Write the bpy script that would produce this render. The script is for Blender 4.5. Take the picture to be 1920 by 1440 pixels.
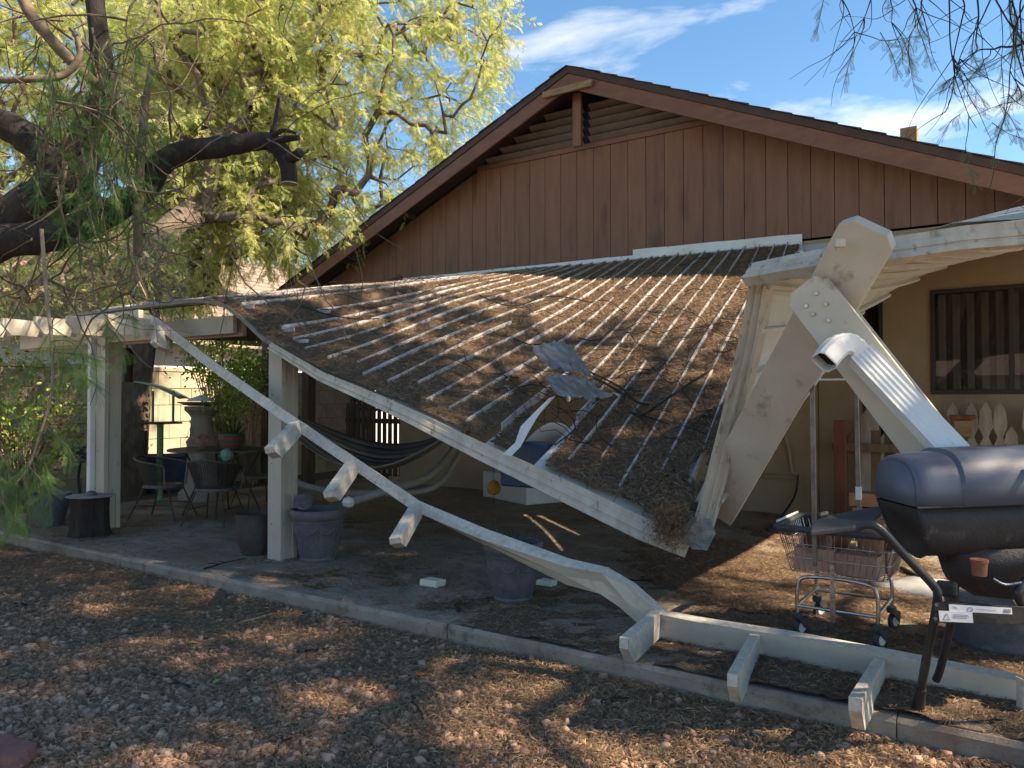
import bpy, math, random
import numpy as np
from mathutils import Vector, Matrix, noise
random.seed(7); rng = np.random.default_rng(7)
R = math.radians; PI = math.pi
for o in list(bpy.data.objects): bpy.data.objects.remove(o)
sc = bpy.context.scene
COL = sc.collection

# ------------------------------------------------------------------ camera
CAMH = 1.58; YAW = R(33.8); PITCH = R(1.19); F = 1440.0
cam = bpy.data.cameras.new('camera'); camo = bpy.data.objects.new('camera', cam); COL.objects.link(camo)
cam.sensor_width = 36; cam.lens = 27.0; cam.clip_end = 600; cam.clip_start = .05
camo.location = (0, 0, CAMH); camo.rotation_euler = (PI/2+PITCH, 0, YAW)
sc.camera = camo
CM = (Matrix.Rotation(YAW, 3, 'Z') @ Matrix.Rotation(PI/2+PITCH, 3, 'X'))

# ------------------------------------------------------------------ light
SUN_AZ, SUN_EL = R(74), R(42)          # azimuth measured from +Y towards +X
S = Vector((math.sin(SUN_AZ)*math.cos(SUN_EL), math.cos(SUN_AZ)*math.cos(SUN_EL), math.sin(SUN_EL)))
sl = bpy.data.lights.new('sun', 'SUN'); sl.energy = 5.0; sl.angle = R(.53); sl.color = (1, .95, .88)
so = bpy.data.objects.new('sun', sl); COL.objects.link(so)
so.rotation_euler = (-S).to_track_quat('-Z', 'Y').to_euler()
w = bpy.data.worlds.new('World'); sc.world = w; w.use_nodes = True
nt = w.node_tree; N = nt.nodes; L = nt.links; bg = N['Background']
sky = N.new('ShaderNodeTexSky'); sky.sky_type = 'NISHITA'; sky.sun_disc = False
sky.sun_elevation = SUN_EL; sky.sun_rotation = SUN_AZ; sky.air_density = 1.0; sky.dust_density = 0; sky.ozone_density = 3.6
tc = N.new('ShaderNodeTexCoord'); mp = N.new('ShaderNodeMapping'); mp.inputs['Scale'].default_value = (1.3, 1.3, 5.5)
mp.inputs['Rotation'].default_value = (.0, .10, .2)
mp.inputs['Location'].default_value = (7.7, .3, 2)
L.new(tc.outputs['Generated'], mp.inputs['Vector'])
n1 = N.new('ShaderNodeTexNoise'); n1.inputs['Scale'].default_value = 2.1; n1.inputs['Detail'].default_value = 9; n1.inputs['Roughness'].default_value = .56
n1.inputs['Distortion'].default_value = .25
L.new(mp.outputs['Vector'], n1.inputs['Vector'])
cr = N.new('ShaderNodeValToRGB'); cr.color_ramp.elements[0].position = .56; cr.color_ramp.elements[1].position = .86
cr.color_ramp.elements[1].color = (.8, .8, .8, 1)
L.new(n1.outputs['Fac'], cr.inputs['Fac'])
mx = N.new('ShaderNodeMix'); mx.data_type = 'RGBA'; mx.inputs['B'].default_value = (7.6, 8.0, 8.6, 1)
hsv = N.new('ShaderNodeHueSaturation'); hsv.inputs['Saturation'].default_value = 1.22; L.new(sky.outputs['Color'], hsv.inputs['Color'])
L.new(cr.outputs['Color'], mx.inputs['Factor']); L.new(hsv.outputs['Color'], mx.inputs['A'])
L.new(mx.outputs['Result'], bg.inputs['Color']); bg.inputs['Strength'].default_value = .12
vs = sc.view_settings; vs.view_transform = 'Standard'; vs.look = 'None'; vs.exposure = 1.3; vs.gamma = 1; vs.use_curve_mapping = False
vs.use_white_balance = True; vs.white_balance_temperature = 8600; vs.white_balance_tint = 12
sc.cycles.max_bounces = 6; sc.cycles.diffuse_bounces = 3; sc.cycles.glossy_bounces = 3; sc.cycles.transmission_bounces = 4
sc.cycles.transparent_max_bounces = 4; sc.cycles.use_denoising = True

# ------------------------------------------------------------------ geometry of the place: sight lines of the survey
def ray(px, py): return CM @ Vector(((px-960)/F, (720-py)/F, -1.0))
def at(px, py, X=None, Y=None, Z=None, t=None):
    d = ray(px, py)
    if t is None:
        if X is not None: t = X/d.x
        elif Y is not None: t = Y/d.y
        else: t = (Z-CAMH)/d.z
    return Vector((0, 0, CAMH)) + d*t
CMT = CM.transposed()
def proj(p):
    c = CMT @ (Vector(p)-Vector((0, 0, CAMH)))
    return 960+F*c.x/-c.z, 720-F*c.y/-c.z
def inpoly(x, y, P):
    c = False; j = len(P)-1
    for i in range(len(P)):
        if (P[i][1] > y) != (P[j][1] > y) and x < (P[j][0]-P[i][0])*(y-P[i][1])/(P[j][1]-P[i][1])+P[i][0]: c = not c
        j = i
    return c

# ------------------------------------------------------------------ materials
def mat(name, c1, c2=None, rough=.7, scale=6, bump=0, bscale=None, metal=0, stretch=(1, 1, 1), spots=None, rnd=0, trans=0, tint=None, detail=6, spec=.5, wave=None, sharp=None):
    m = bpy.data.materials.new(name); m.use_nodes = True
    t = m.node_tree; n = t.nodes; l = t.links; b = n['Principled BSDF']
    b.inputs['Roughness'].default_value = rough; b.inputs['Metallic'].default_value = metal
    b.inputs['Specular IOR Level'].default_value = spec
    tcn = n.new('ShaderNodeTexCoord'); mpn = n.new('ShaderNodeMapping'); mpn.inputs['Scale'].default_value = stretch
    l.new(tcn.outputs['Object'], mpn.inputs['Vector'])
    def nz(s, d=detail, r=.6):
        q = n.new('ShaderNodeTexNoise'); q.inputs['Scale'].default_value = s; q.inputs['Detail'].default_value = d; q.inputs['Roughness'].default_value = r
        l.new(mpn.outputs['Vector'], q.inputs['Vector']); return q
    def mixc(f, a, bb):
        q = n.new('ShaderNodeMix'); q.data_type = 'RGBA'
        if isinstance(f, float): q.inputs['Factor'].default_value = f
        else: l.new(f, q.inputs['Factor'])
        for v, s in ((a, 'A'), (bb, 'B')):
            if isinstance(v, tuple): q.inputs[s].default_value = (*v, 1)
            else: l.new(v, q.inputs[s])
        return q.outputs['Result']
    def ramp(f, a, bb):
        q = n.new('ShaderNodeMapRange'); q.inputs['From Min'].default_value = a; q.inputs['From Max'].default_value = bb
        l.new(f, q.inputs['Value']); return q.outputs['Result']
    if c2 is None: c2 = tuple(v*.75 for v in c1)
    s0, s1 = sharp or (.32, .68)
    if tint:                                   # per-piece colour from the "tint" attribute
        a = n.new('ShaderNodeAttribute'); a.attribute_name = 'tint'
        r = n.new('ShaderNodeValToRGB'); l.new(a.outputs['Fac'], r.inputs['Fac'])
        els = r.color_ramp.elements
        for i, c in enumerate(tint):
            p = i/(len(tint)-1)
            e = els[i] if i < 2 else els.new(p)
            e.position = p; e.color = (*c, 1)
        if len(tint) > 2:
            for i, c in enumerate(tint): els[i].position = i/(len(tint)-1); els[i].color = (*c, 1)
        col = r.outputs['Color']
    else:
        col = mixc(ramp(nz(scale).outputs['Fac'], s0, s1), c1, c2)
    if spots:
        for (sc_, lo, hi, cc) in spots: col = mixc(ramp(nz(sc_).outputs['Fac'], lo, hi), col, cc)
    if rnd:
        oi = n.new('ShaderNodeObjectInfo'); hv = n.new('ShaderNodeHueSaturation'); l.new(col, hv.inputs['Color'])
        l.new((lambda q: (q.inputs.__getitem__('To Min').__setattr__('default_value', 1-rnd), q.inputs.__getitem__('To Max').__setattr__('default_value', 1+rnd), l.new(oi.outputs['Random'], q.inputs['Value']), q.outputs['Result'])[-1])(n.new('ShaderNodeMapRange')), hv.inputs['Value'])
        col = hv.outputs['Color']
    l.new(col, b.inputs['Base Color'])
    if bump:
        bn = n.new('ShaderNodeBump'); bn.inputs['Strength'].default_value = min(1, bump); bn.inputs['Distance'].default_value = .012*max(1, bump)
        if wave:
            wv = n.new('ShaderNodeTexWave'); wv.inputs['Scale'].default_value = wave[0]; wv.bands_direction = wave[1]
            l.new(tcn.outputs['Object'], wv.inputs['Vector']); l.new(wv.outputs['Fac'], bn.inputs['Height'])
        else: l.new(nz(bscale or scale*4, 8, .7).outputs['Fac'], bn.inputs['Height'])
        l.new(bn.outputs['Normal'], b.inputs['Normal'])
    if trans:
        tr = n.new('ShaderNodeBsdfTranslucent'); l.new(col, tr.inputs['Color']); ms = n.new('ShaderNodeMixShader')
        ms.inputs['Fac'].default_value = trans; l.new(b.outputs['BSDF'], ms.inputs[1]); l.new(tr.outputs['BSDF'], ms.inputs[2])
        l.new(ms.outputs['Shader'], n['Material Output'].inputs['Surface'])
    return m
M = {}
M['siding'] = mat('siding_paint', (.235, .112, .067), (.18, .088, .055), .75, 2.2, .35, 40, stretch=(4, 4, .6), rnd=.07, spots=[(1.3, .56, .8, (.075, .035, .028))])
M['barge'] = mat('barge_paint', (.22, .10, .065), (.14, .068, .048), .7, 5, .4, 30, stretch=(.7, 2, 2), spots=[(9, .62, .75, (.22, .13, .09))])
M['trim'] = mat('dark_trim_paint', (.075, .04, .032), (.05, .028, .024), .7, 4, .3, 40)
M['louvre'] = mat('louvre_paint', (.22, .165, .14), (.16, .12, .10), .7, 5, .3, 40)
M['rawwood'] = mat('weathered_board', (.34, .24, .15), (.2, .12, .07), .8, 6, .5, 40, stretch=(.5, 3, 3))
M['shingle'] = mat('shingles', (.09, .08, .085), (.05, .045, .05), .95, 18, 1, 120, rnd=.15)
M['tanroof'] = mat('tan_shingles', (.34, .25, .2), (.24, .18, .15), .95, 10, .8, 50, rnd=.1)
M['stucco'] = mat('stucco', (.36, .285, .19), (.30, .235, .155), .9, 2, 1, 55, spots=[(.8, .6, .8, (.27, .20, .13))])
M['cream'] = mat('cream_aluminium', (.58, .51, .41), (.48, .42, .33), .5, 3.5, .2, 20, spots=[(5, .6, .74, (.24, .18, .13)), (38, .68, .74, (.16, .11, .08))])
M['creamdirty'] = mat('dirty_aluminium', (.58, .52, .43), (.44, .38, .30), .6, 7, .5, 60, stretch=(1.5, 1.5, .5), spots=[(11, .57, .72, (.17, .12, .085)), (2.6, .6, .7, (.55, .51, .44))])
M['creamtop'] = mat('skylit_aluminium', (.62, .58, .51), (.43, .38, .31), .45, 30, .4, 60, spots=[(60, .6, .7, (.75, .75, .76)), (5, .58, .72, (.3, .25, .2))])  # paler and cooler than the cream faces, sky light put into the colour
M['white'] = mat('white_aluminium', (.72, .72, .70), (.6, .59, .56), .4, 3, .15, 20, spots=[(9, .62, .75, (.4, .35, .3))])
M['rib'] = mat('rib_aluminium', (.52, .52, .54), (.38, .36, .34), .4, 9, .3, 60, spots=[(14, .55, .66, (.2, .14, .1))])
M['under'] = mat('panel_underside', (.60, .60, .57), (.5, .49, .46), .45, 2, .2, 10, spots=[(3, .62, .75, (.36, .32, .27))])
M['scrap'] = mat('crumpled_metal', (.36, .34, .32), (.11, .09, .075), .55, 7, .5, 25, metal=.1, stretch=(1, 3, 1), spots=[(5, .5, .65, (.2, .14, .1))])
M['post'] = mat('post_paint', (.50, .45, .37), (.43, .38, .31), .6, 3, .2, 30, stretch=(1, 1, .4), spots=[(12, .63, .74, (.27, .22, .17)), (1.2, .6, .8, (.4, .35, .28))])
M['concrete'] = mat('concrete', (.34, .30, .25), (.26, .22, .17), .9, 2.5, .6, 70, spots=[(.9, .4, .66, (.19, .14, .095)), (5, .5, .7, (.17, .125, .085)), (30, .6, .7, (.14, .11, .09))])
M['kerb'] = mat('kerb_concrete', (.33, .285, .235), (.23, .19, .15), .9, 5, .7, 60, spots=[(2.2, .5, .7, (.19, .125, .10)), (9, .55, .68, (.16, .12, .09)), (40, .62, .7, (.12, .09, .07))])
M['soil'] = mat('soil', (.23, .145, .085), (.14, .088, .052), 1, 8, 1, 60, spots=[(3, .5, .7, (.2, .14, .09))])
M['block'] = mat('block', (.50, .43, .32), (.40, .34, .25), .95, 5, 1, 60, rnd=.09, spots=[(1.5, .6, .8, (.35, .28, .19))])
M['mortar'] = mat('mortar', (.28, .24, .18), None, 1, 5, .6, 60)
M['whitewall'] = mat('white_render', (.74, .72, .68), (.62, .6, .56), .9, 2, .5, 40)
M['bark'] = mat('dark_bark', (.045, .034, .028), (.018, .014, .012), 1, 14, 2.5, 26, stretch=(1, 1, .45))
M['bark2'] = mat('grey_bark', (.19, .145, .11), (.085, .062, .045), 1, 10, 2, 30, stretch=(1, 1, .4))
M['twig'] = mat('twig', (.19, .135, .095), (.09, .065, .05), .9, 14, .5, 40)
M['paletwig'] = mat('pale_twig', (.34, .25, .17), (.19, .14, .1), .9, 14, .5, 40)
M['cut'] = mat('cut_wood', (.42, .33, .22), (.3, .22, .14), .9, 20, .3)
M['leafY'] = mat('yellow_green_leaf', (.3, .3, .05), rough=.55, trans=.58, tint=[(.26, .37, .12), (.44, .53, .18), (.61, .63, .23), (.69, .61, .28), (.53, .41, .21)], spec=.3)
M['leafG'] = mat('green_leaf', (.1, .2, .05), rough=.5, trans=.4, tint=[(.035, .085, .02), (.065, .15, .03), (.11, .21, .05), (.16, .24, .06)], spec=.35)
M['leafS'] = mat('sage_leaf', (.1, .2, .05), rough=.6, trans=.35, tint=[(.08, .11, .06), (.14, .18, .09), (.24, .26, .12)], spec=.3)
M['leafO'] = mat('shrub_leaf', (.1, .2, .05), rough=.4, trans=.35, tint=[(.09, .17, .03), (.19, .32, .05), (.33, .45, .08), (.45, .5, .14)], spec=.5)
M['flower'] = mat('red_flower', (.5, .03, .03), (.35, .02, .03), .6, trans=.3)
M['litter'] = mat('leaf_litter', (.15, .09, .055), rough=.95, tint=[(.075, .045, .028), (.165, .095, .055), (.27, .16, .09), (.39, .25, .145), (.57, .41, .25)])
M['duff'] = mat('duff', (.165, .105, .066), (.09, .058, .038), 1, 34, 1.6, 110, spots=[(4, .55, .75, (.2, .13, .085)), (70, .58, .68, (.26, .175, .11))])
M['stone'] = mat('gravel', (.3, .2, .15), rough=.9, tint=[(.12, .07, .045), (.24, .135, .09), (.37, .20, .135), (.44, .245, .17), (.48, .31, .215), (.35, .255, .19)])
M['redrock'] = mat('red_rock', (.32, .12, .09), (.2, .08, .065), .85, 8, 1.5, 30, spots=[(6, .6, .7, (.42, .2, .16))])
M['black'] = mat('black_metal', (.022, .022, .024), (.015, .015, .016), .5, 6, .3, 60)
M['iron'] = mat('wrought_iron', (.055, .047, .043), (.035, .03, .028), .6, 20, .3, 60, metal=.2)
M['ironlight'] = mat('worn_iron', (.2, .17, .15), (.1, .085, .075), .6, 20, .3, 60, metal=.3)
M['potgrey'] = mat('blue_grey_resin', (.12, .12, .14), (.07, .07, .085), .6, 9, .6, 25, spots=[(14, .56, .7, (.15, .145, .15)), (30, .63, .7, (.23, .21, .19))])
M['potbrown'] = mat('hammered_pot', (.075, .058, .055), (.04, .033, .036), .45, 12, 1, 60)
M['soilpot'] = mat('potting_soil', (.07, .05, .038), (.04, .03, .022), 1, 20, 1, 60)
M['terra'] = mat('terracotta', (.36, .20, .145), (.27, .145, .105), .85, 6, .4, 40, rnd=.1, spots=[(8, .6, .72, (.46, .3, .22))])
M['brick'] = mat('pink_block', (.44, .28, .22), (.34, .21, .17), .9, 6, .6, 50, rnd=.1)
M['chrome'] = mat('chrome', (.6, .59, .58), (.35, .31, .28), .25, 16, .15, 60, metal=.9, spots=[(22, .6, .7, (.2, .13, .09))])
M['rackmetal'] = mat('tarnished_steel', (.22, .21, .2), (.13, .12, .11), .4, 16, .15, 60, metal=.7)
M['rubber'] = mat('grey_rubber', (.05, .052, .06), (.03, .031, .035), .65, 8, .3, 60)
M['whitepl'] = mat('white_plastic', (.72, .72, .7), (.62, .61, .58), .4, 6)
M['lid'] = mat('grill_lid', (.085, .105, .145), (.065, .08, .112), .45, 3, .15, 200, spots=[(9, .68, .74, (.13, .13, .14))])  # blue of the reflected sky put into the base colour
M['tub'] = mat('grill_tub', (.034, .031, .033), (.02, .018, .02), .6, 7, .5, 60, spots=[(10, .64, .7, (.08, .075, .075)), (5, .62, .75, (.05, .03, .025))])
M['grilltube'] = mat('grill_tube', (.028, .03, .034), (.02, .02, .024), .38, 6)
M['label'] = mat('label_white', (.74, .74, .76), (.68, .68, .7), .5, 6)
M['ink'] = mat('ink', (.2, .2, .22), None, .6, 6)
M['rustcan'] = mat('rusty_can', (.26, .09, .05), (.16, .06, .035), .8, 12, .5, 40)
M['green'] = mat('green_metal', (.12, .3, .14), (.08, .2, .1), .5, 8)
M['glassgreen'] = mat('green_glass', (.30, .62, .45), (.2, .5, .38), .15, 4, trans=.4)
M['blue'] = mat('blue_tub', (.02, .07, .13), (.015, .045, .085), .45, 5)
M['blueglaze'] = mat('blue_glaze', (.09, .13, .26), (.06, .09, .18), .3, 7)
M['stonecol'] = mat('cast_stone', (.34, .3, .26), (.2, .17, .145), .9, 7, .8, 30, stretch=(1, 1, .4))
M['canvas'] = mat('striped_canvas', (.16, .16, .17), (.11, .11, .12), .9, 3)
M['stripe'] = mat('canvas_stripe', (.3, .29, .27), (.24, .23, .22), .9, 3)
M['standwood'] = mat('pale_tube', (.28, .27, .255), (.2, .19, .18), .6, 8)
M['picket'] = mat('picket_paint', (.40, .36, .30), (.25, .21, .17), .85, 8, .5, 30, stretch=(2, 2, .5), rnd=.12)
M['redwood'] = mat('redwood', (.22, .075, .04), (.13, .045, .026), .8, 6, .5, 30, stretch=(2, 2, .4))
M['oldwood'] = mat('old_wood', (.20, .13, .08), (.11, .07, .045), .85, 7, .6, 30, stretch=(2, 2, .4), rnd=.2)
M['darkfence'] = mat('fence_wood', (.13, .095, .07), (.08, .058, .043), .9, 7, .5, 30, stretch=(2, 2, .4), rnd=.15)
M['frame'] = mat('window_frame', (.03, .026, .024), None, .5, 6)
M['blind'] = mat('blind', (.30, .27, .22), (.22, .2, .165), .8, 6, rnd=.15)
M['room'] = mat('dark_room', (.02, .02, .024), None, 1, 3)
M['box'] = mat('white_enamel', (.62, .63, .64), (.54, .55, .56), .35, 3)
M['foam'] = mat('foam', (.66, .66, .56), (.55, .55, .46), .8, 10)
M['amber'] = mat('amber_glass', (.35, .2, .03), (.25, .13, .02), .15, 10)
M['catfur'] = mat('cat_fur', (.09, .07, .055), (.045, .035, .03), .95, 30, .4)
M['edge'] = mat('dull_edge_metal', (.24, .21, .175), (.15, .125, .10), .6, 8)
M['orange'] = mat('orange_plastic', (.75, .12, .02), None, .4, 6)
M['hose'] = mat('green_hose', (.02, .05, .03), (.012, .03, .02), .5, 6)
M['paper'] = mat('paper', (.62, .6, .55), (.5, .47, .42), .9, 12)
M['mask'] = mat('striped_glaze', (.33, .06, .05), (.06, .1, .05), .4, 14, stretch=(.01, .01, 3), sharp=(.49, .51))
g = bpy.data.materials.new('window_glass'); g.use_nodes = True
_n = g.node_tree.nodes; _l = g.node_tree.links; _gl = _n.new('ShaderNodeBsdfGlossy'); _gl.inputs['Roughness'].default_value = .02
_tr = _n.new('ShaderNodeBsdfTransparent'); _tr.inputs['Color'].default_value = (.75, .77, .77, 1); _fr = _n.new('ShaderNodeFresnel'); _fr.inputs['IOR'].default_value = 1.55
_ms = _n.new('ShaderNodeMixShader'); _l.new(_fr.outputs[0], _ms.inputs[0]); _l.new(_tr.outputs[0], _ms.inputs[1]); _l.new(_gl.outputs[0], _ms.inputs[2])
_l.new(_ms.outputs[0], _n['Material Output'].inputs['Surface']); M['glass'] = g

# ------------------------------------------------------------------ mesh helpers
class MB:
    def __init__(s): s.v = []; s.f = []
    def add(s, vs, fs):
        k = len(s.v); s.v += [tuple(v) for v in vs]; s.f += [tuple(i+k for i in f) for f in fs]; return s
    def box(s, c, d, rot=None):
        c = Vector(c); h = [x/2 for x in d]; vs = []
        for x, y, z in ((-1,-1,-1),(1,-1,-1),(1,1,-1),(-1,1,-1),(-1,-1,1),(1,-1,1),(1,1,1),(-1,1,1)):
            p = Vector((x*h[0], y*h[1], z*h[2]))
            if rot is not None: p = rot @ p
            vs.append(c+p)
        return s.add(vs, [(0,3,2,1),(4,5,6,7),(0,1,5,4),(1,2,6,5),(2,3,7,6),(3,0,4,7)])
    def span(s, a, b):
        return s.box([(a[i]+b[i])/2 for i in range(3)], [abs(b[i]-a[i]) for i in range(3)])
    def bar(s, a, b, w, h, up=(0, 0, 1)):           # w along side, h along up
        a = Vector(a); b = Vector(b); d = (b-a); l = d.length; d.normalize(); u = Vector(up)
        sd = d.cross(u).normalized(); u = sd.cross(d).normalized()
        rot = Matrix((d, sd, u)).transposed()
        return s.box((a+b)/2, (l, w, h), rot)
    def tube(s, pts, r, n=8, caps=True):
        pts = [Vector(p) for p in pts]; m = len(pts); rr = r if isinstance(r, (list, tuple)) else [r]*m
        k = len(s.v); prev = None
        for i, p in enumerate(pts):
            d = (pts[min(i+1, m-1)]-pts[max(i-1, 0)])
            d = d.normalized() if d.length > 1e-9 else Vector((0, 0, 1))
            if prev is None:
                a = Vector((0, 0, 1)) if abs(d.z) < .9 else Vector((1, 0, 0)); x = d.cross(a).normalized()
            else: x = (prev-d*prev.dot(d)).normalized()
            prev = x; y = d.cross(x)
            for j in range(n):
                an = 2*PI*j/n; q = p+(x*math.cos(an)+y*math.sin(an))*rr[i]; s.v.append(tuple(q))
        for i in range(m-1):
            for j in range(n):
                a = k+i*n+j; b = k+i*n+(j+1) % n; s.f.append((a, b, b+n, a+n))
        if caps:
            s.f.append(tuple(k+j for j in reversed(range(n)))); s.f.append(tuple(k+(m-1)*n+j for j in range(n)))
        return s
    def lathe(s, prof, c=(0, 0, 0), n=28, ripple=0):
        k = len(s.v); c = Vector(c)
        for (r, z) in prof:
            for j in range(n):
                a = 2*PI*j/n; rr = r*(1+ripple*math.cos(a*n/2)); s.v.append((c.x+rr*math.cos(a), c.y+rr*math.sin(a), c.z+z))
        for i in range(len(prof)-1):
            for j in range(n):
                a = k+i*n+j; b = k+i*n+(j+1) % n; s.f.append((a, b, b+n, a+n))
        return s
    def prism(s, poly, off):                        # planar polygon pushed by a vector
        poly = [Vector(p) for p in poly]; off = Vector(off); n = len(poly)
        fs = [tuple(range(n))[::-1], tuple(range(n, 2*n))]+[(i, (i+1) % n, n+(i+1) % n, n+i) for i in range(n)]
        return s.add(poly+[p+off for p in poly], fs)
    def loft(s, rings, closed=True, caps=False):
        k = len(s.v); m = len(rings[0])
        for r_ in rings: s.v += [tuple(p) for p in r_]
        for i in range(len(rings)-1):
            for j in range(m if closed else m-1):
                a = k+i*m+j; b = k+i*m+(j+1) % m; s.f.append((a, b, b+m, a+m))
        if caps:
            s.f.append(tuple(k+j for j in reversed(range(m)))); s.f.append(tuple(k+(len(rings)-1)*m+j for j in range(m)))
        return s
    def build(s, name, m, parent=None, smooth=False, bevel=0, solid=0, xf=None):
        me = bpy.data.meshes.new(name); vs = s.v if xf is None else [tuple(xf @ Vector(v)) for v in s.v]
        me.from_pydata(vs, [], s.f); me.update()
        o = link(name, me, m, parent)
        if smooth:
            for p in me.polygons: p.use_smooth = True
            try: me.set_sharp_from_angle(angle=R(40))
            except Exception: pass
        if solid: q = o.modifiers.new('t', 'SOLIDIFY'); q.thickness = solid; q.offset = 0
        if bevel: q = o.modifiers.new('b', 'BEVEL'); q.width = bevel; q.segments = 2; q.limit_method = 'ANGLE'
        return o
def link(name, me, m, parent=None):
    o = bpy.data.objects.new(name, me); COL.objects.link(o)
    if m is not None and not me.materials: me.materials.append(M[m] if isinstance(m, str) else m)
    if parent is not None: par(o, parent)
    return o
def par(o, p):
    o.parent = p
    o.matrix_parent_inverse = p.matrix_basis.inverted()    # geometry is written in world coordinates
def tag(o, label=None, cat=None, group=None, kind=None):
    if label: o['label'] = label
    if cat: o['category'] = cat
    if group: o['group'] = group
    if kind: o['kind'] = kind
    return o
def thing(name, loc, label, cat, group=None):
    o = bpy.data.objects.new(name, None); o.empty_display_size = .1; o.location = loc; COL.objects.link(o)
    return tag(o, label, cat, group)
def big(name, verts, faces, m, parent=None, tint=None, smooth=False):
    """numpy mesh; faces (n,k)"""
    me = bpy.data.meshes.new(name); nf, k = faces.shape
    me.vertices.add(len(verts)); me.vertices.foreach_set('co', np.ascontiguousarray(verts, dtype=np.float32).ravel())
    me.loops.add(nf*k); me.loops.foreach_set('vertex_index', np.ascontiguousarray(faces, dtype=np.int32).ravel())
    me.polygons.add(nf); me.polygons.foreach_set('loop_start', np.arange(0, nf*k, k, dtype=np.int32))
    try: me.polygons.foreach_set('loop_total', np.full(nf, k, dtype=np.int32))
    except Exception: pass
    if smooth: me.polygons.foreach_set('use_smooth', np.ones(nf, dtype=bool))
    me.update(calc_edges=True)
    if tint is not None:
        a = me.attributes.new('tint', 'FLOAT', 'POINT'); a.data.foreach_set('value', np.ascontiguousarray(tint, dtype=np.float32))
    return link(name, me, m, parent)
def norm(a): return a/np.maximum(np.linalg.norm(a, axis=-1, keepdims=True), 1e-9)
def inst(tv, tf, pos, X, Y, Z, sx, sy=None, sz=None):
    """copies of template (tv,tf) at pos with axes X,Y,Z and sizes"""
    sy = sx if sy is None else sy; sz = sx if sz is None else sz
    n = len(pos); m = len(tv)
    v = (pos[:, None, :] + tv[None, :, 0, None]*(X*sx[:, None])[:, None, :] + tv[None, :, 1, None]*(Y*sy[:, None])[:, None, :] + tv[None, :, 2, None]*(Z*sz[:, None])[:, None, :])
    f = (tf[None, :, :] + (np.arange(n)*m)[:, None, None])
    return v.reshape(-1, 3), f.reshape(-1, tf.shape[1])
def frame(D, up=None):
    """orthonormal frame along D with a random roll"""
    D = norm(D); r = rng.normal(size=D.shape)
    if up is not None: r = r*up[1]+np.array(up[0])
    Y = norm(np.cross(r, D)); Z = np.cross(D, Y); return D, Y, Z
def vn(P, s=1.0):                                   # cheap smooth value noise 2-D / 3-D via sines
    P = np.asarray(P)*s; x = P[..., 0]; y = P[..., 1]
    return (np.sin(x*1.7+1.3*np.sin(y*1.1+.4))+np.sin(y*2.1+1.7*np.sin(x*1.3+2.1))+.6*np.sin(x*4.3+y*3.1+1.5*np.sin(y*2.7))+.5*np.sin(y*5.3-x*4.7+1.2*np.sin(x*3.9))+.35*np.sin(x*9.1+2*np.sin(y*7.7))+.35*np.sin(y*10.3+2*np.sin(x*8.1)))/4.8

# leaf templates ---------------------------------------------------
def tmpl_far():
    v = []; f = []
    for (x0, a, l) in ((0, 0, 1.0), (.10, .42, .46), (.16, -.42, .46), (.38, .4, .46), (.44, -.4, .44), (.66, .34, .36), (.70, -.34, .34)):
        wd = .022 if a == 0 else .034
        c, s_ = math.cos(a), math.sin(a); k = len(v)
        v += [(x0, 0, 0), (x0+c*l*.5-s_*wd, s_*l*.5+c*wd, .02), (x0+c*l, s_*l, -.03), (x0+c*l*.5+s_*wd, s_*l*.5-c*wd, .02)]
        f.append((k, k+1, k+2, k+3))
    return np.array(v, float), np.array(f)
def tmpl_near(n=15):
    v = []; f = []
    v += [(0, -.006, 0), (0, .006, 0), (1, .003, -.06), (1, -.003, -.06)]; f.append((0, 1, 2, 3))
    for i in range(n):
        x = .06+.94*i/(n-1); l = .15*math.sin(PI*min(1, (.25+.75*(1-i/(n-1))**.8)))+.07; z = -.06*x*x
        for sg in (-1, 1):
            k = len(v); c, s_ = .42, .9*sg; wd = .019
            v += [(x, 0, z), (x+c*l*.5-abs(s_)*wd, s_*l*.5, z+.012), (x+c*l, s_*l, z-.02), (x+c*l*.5+abs(s_)*wd, s_*l*.5, z+.012)]; f.append((k, k+1, k+2, k+3))
    return np.array(v, float), np.array(f)
def tmpl_leaf():
    v = [(0, 0, 0), (.35, .24, .06), (.75, .2, .03), (1, 0, -.08), (.75, -.2, .03), (.35, -.24, .06)]
    return np.array(v, float), np.array([(0, 1, 2, 3), (0, 3, 4, 5)])
TF, TN, TL = tmpl_far(), tmpl_near(), tmpl_leaf()
def segs_mesh(P0, P1, r0, r1, n=4):
    """many tapered prisms between P0 and P1"""
    D, Y, Z = frame(P1-P0)
    if n > 5: P0 = P0-D*(r0*.45)[:, None]; P1 = P1+D*(r1*.45)[:, None]
    an = np.arange(n)*2*PI/n; c = np.cos(an); s_ = np.sin(an)
    ring = lambda P, r: P[:, None, :]+(Y[:, None, :]*c[None, :, None]+Z[:, None, :]*s_[None, :, None])*r[:, None, None]
    v = np.concatenate([ring(P0, r0), ring(P1, r1)], axis=1); m = len(P0)
    t = np.array([(j, (j+1) % n, n+(j+1) % n, n+j) for j in range(n)]); f = t[None]+(np.arange(m)*2*n)[:, None, None]
    return v.reshape(-1, 3), f.reshape(-1, 4)
def cat_(parts):
    vs = []; fs = []; k = 0
    for v, f in parts: vs.append(v); fs.append(f+k); k += len(v)
    return np.concatenate(vs), np.concatenate(fs)
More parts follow.
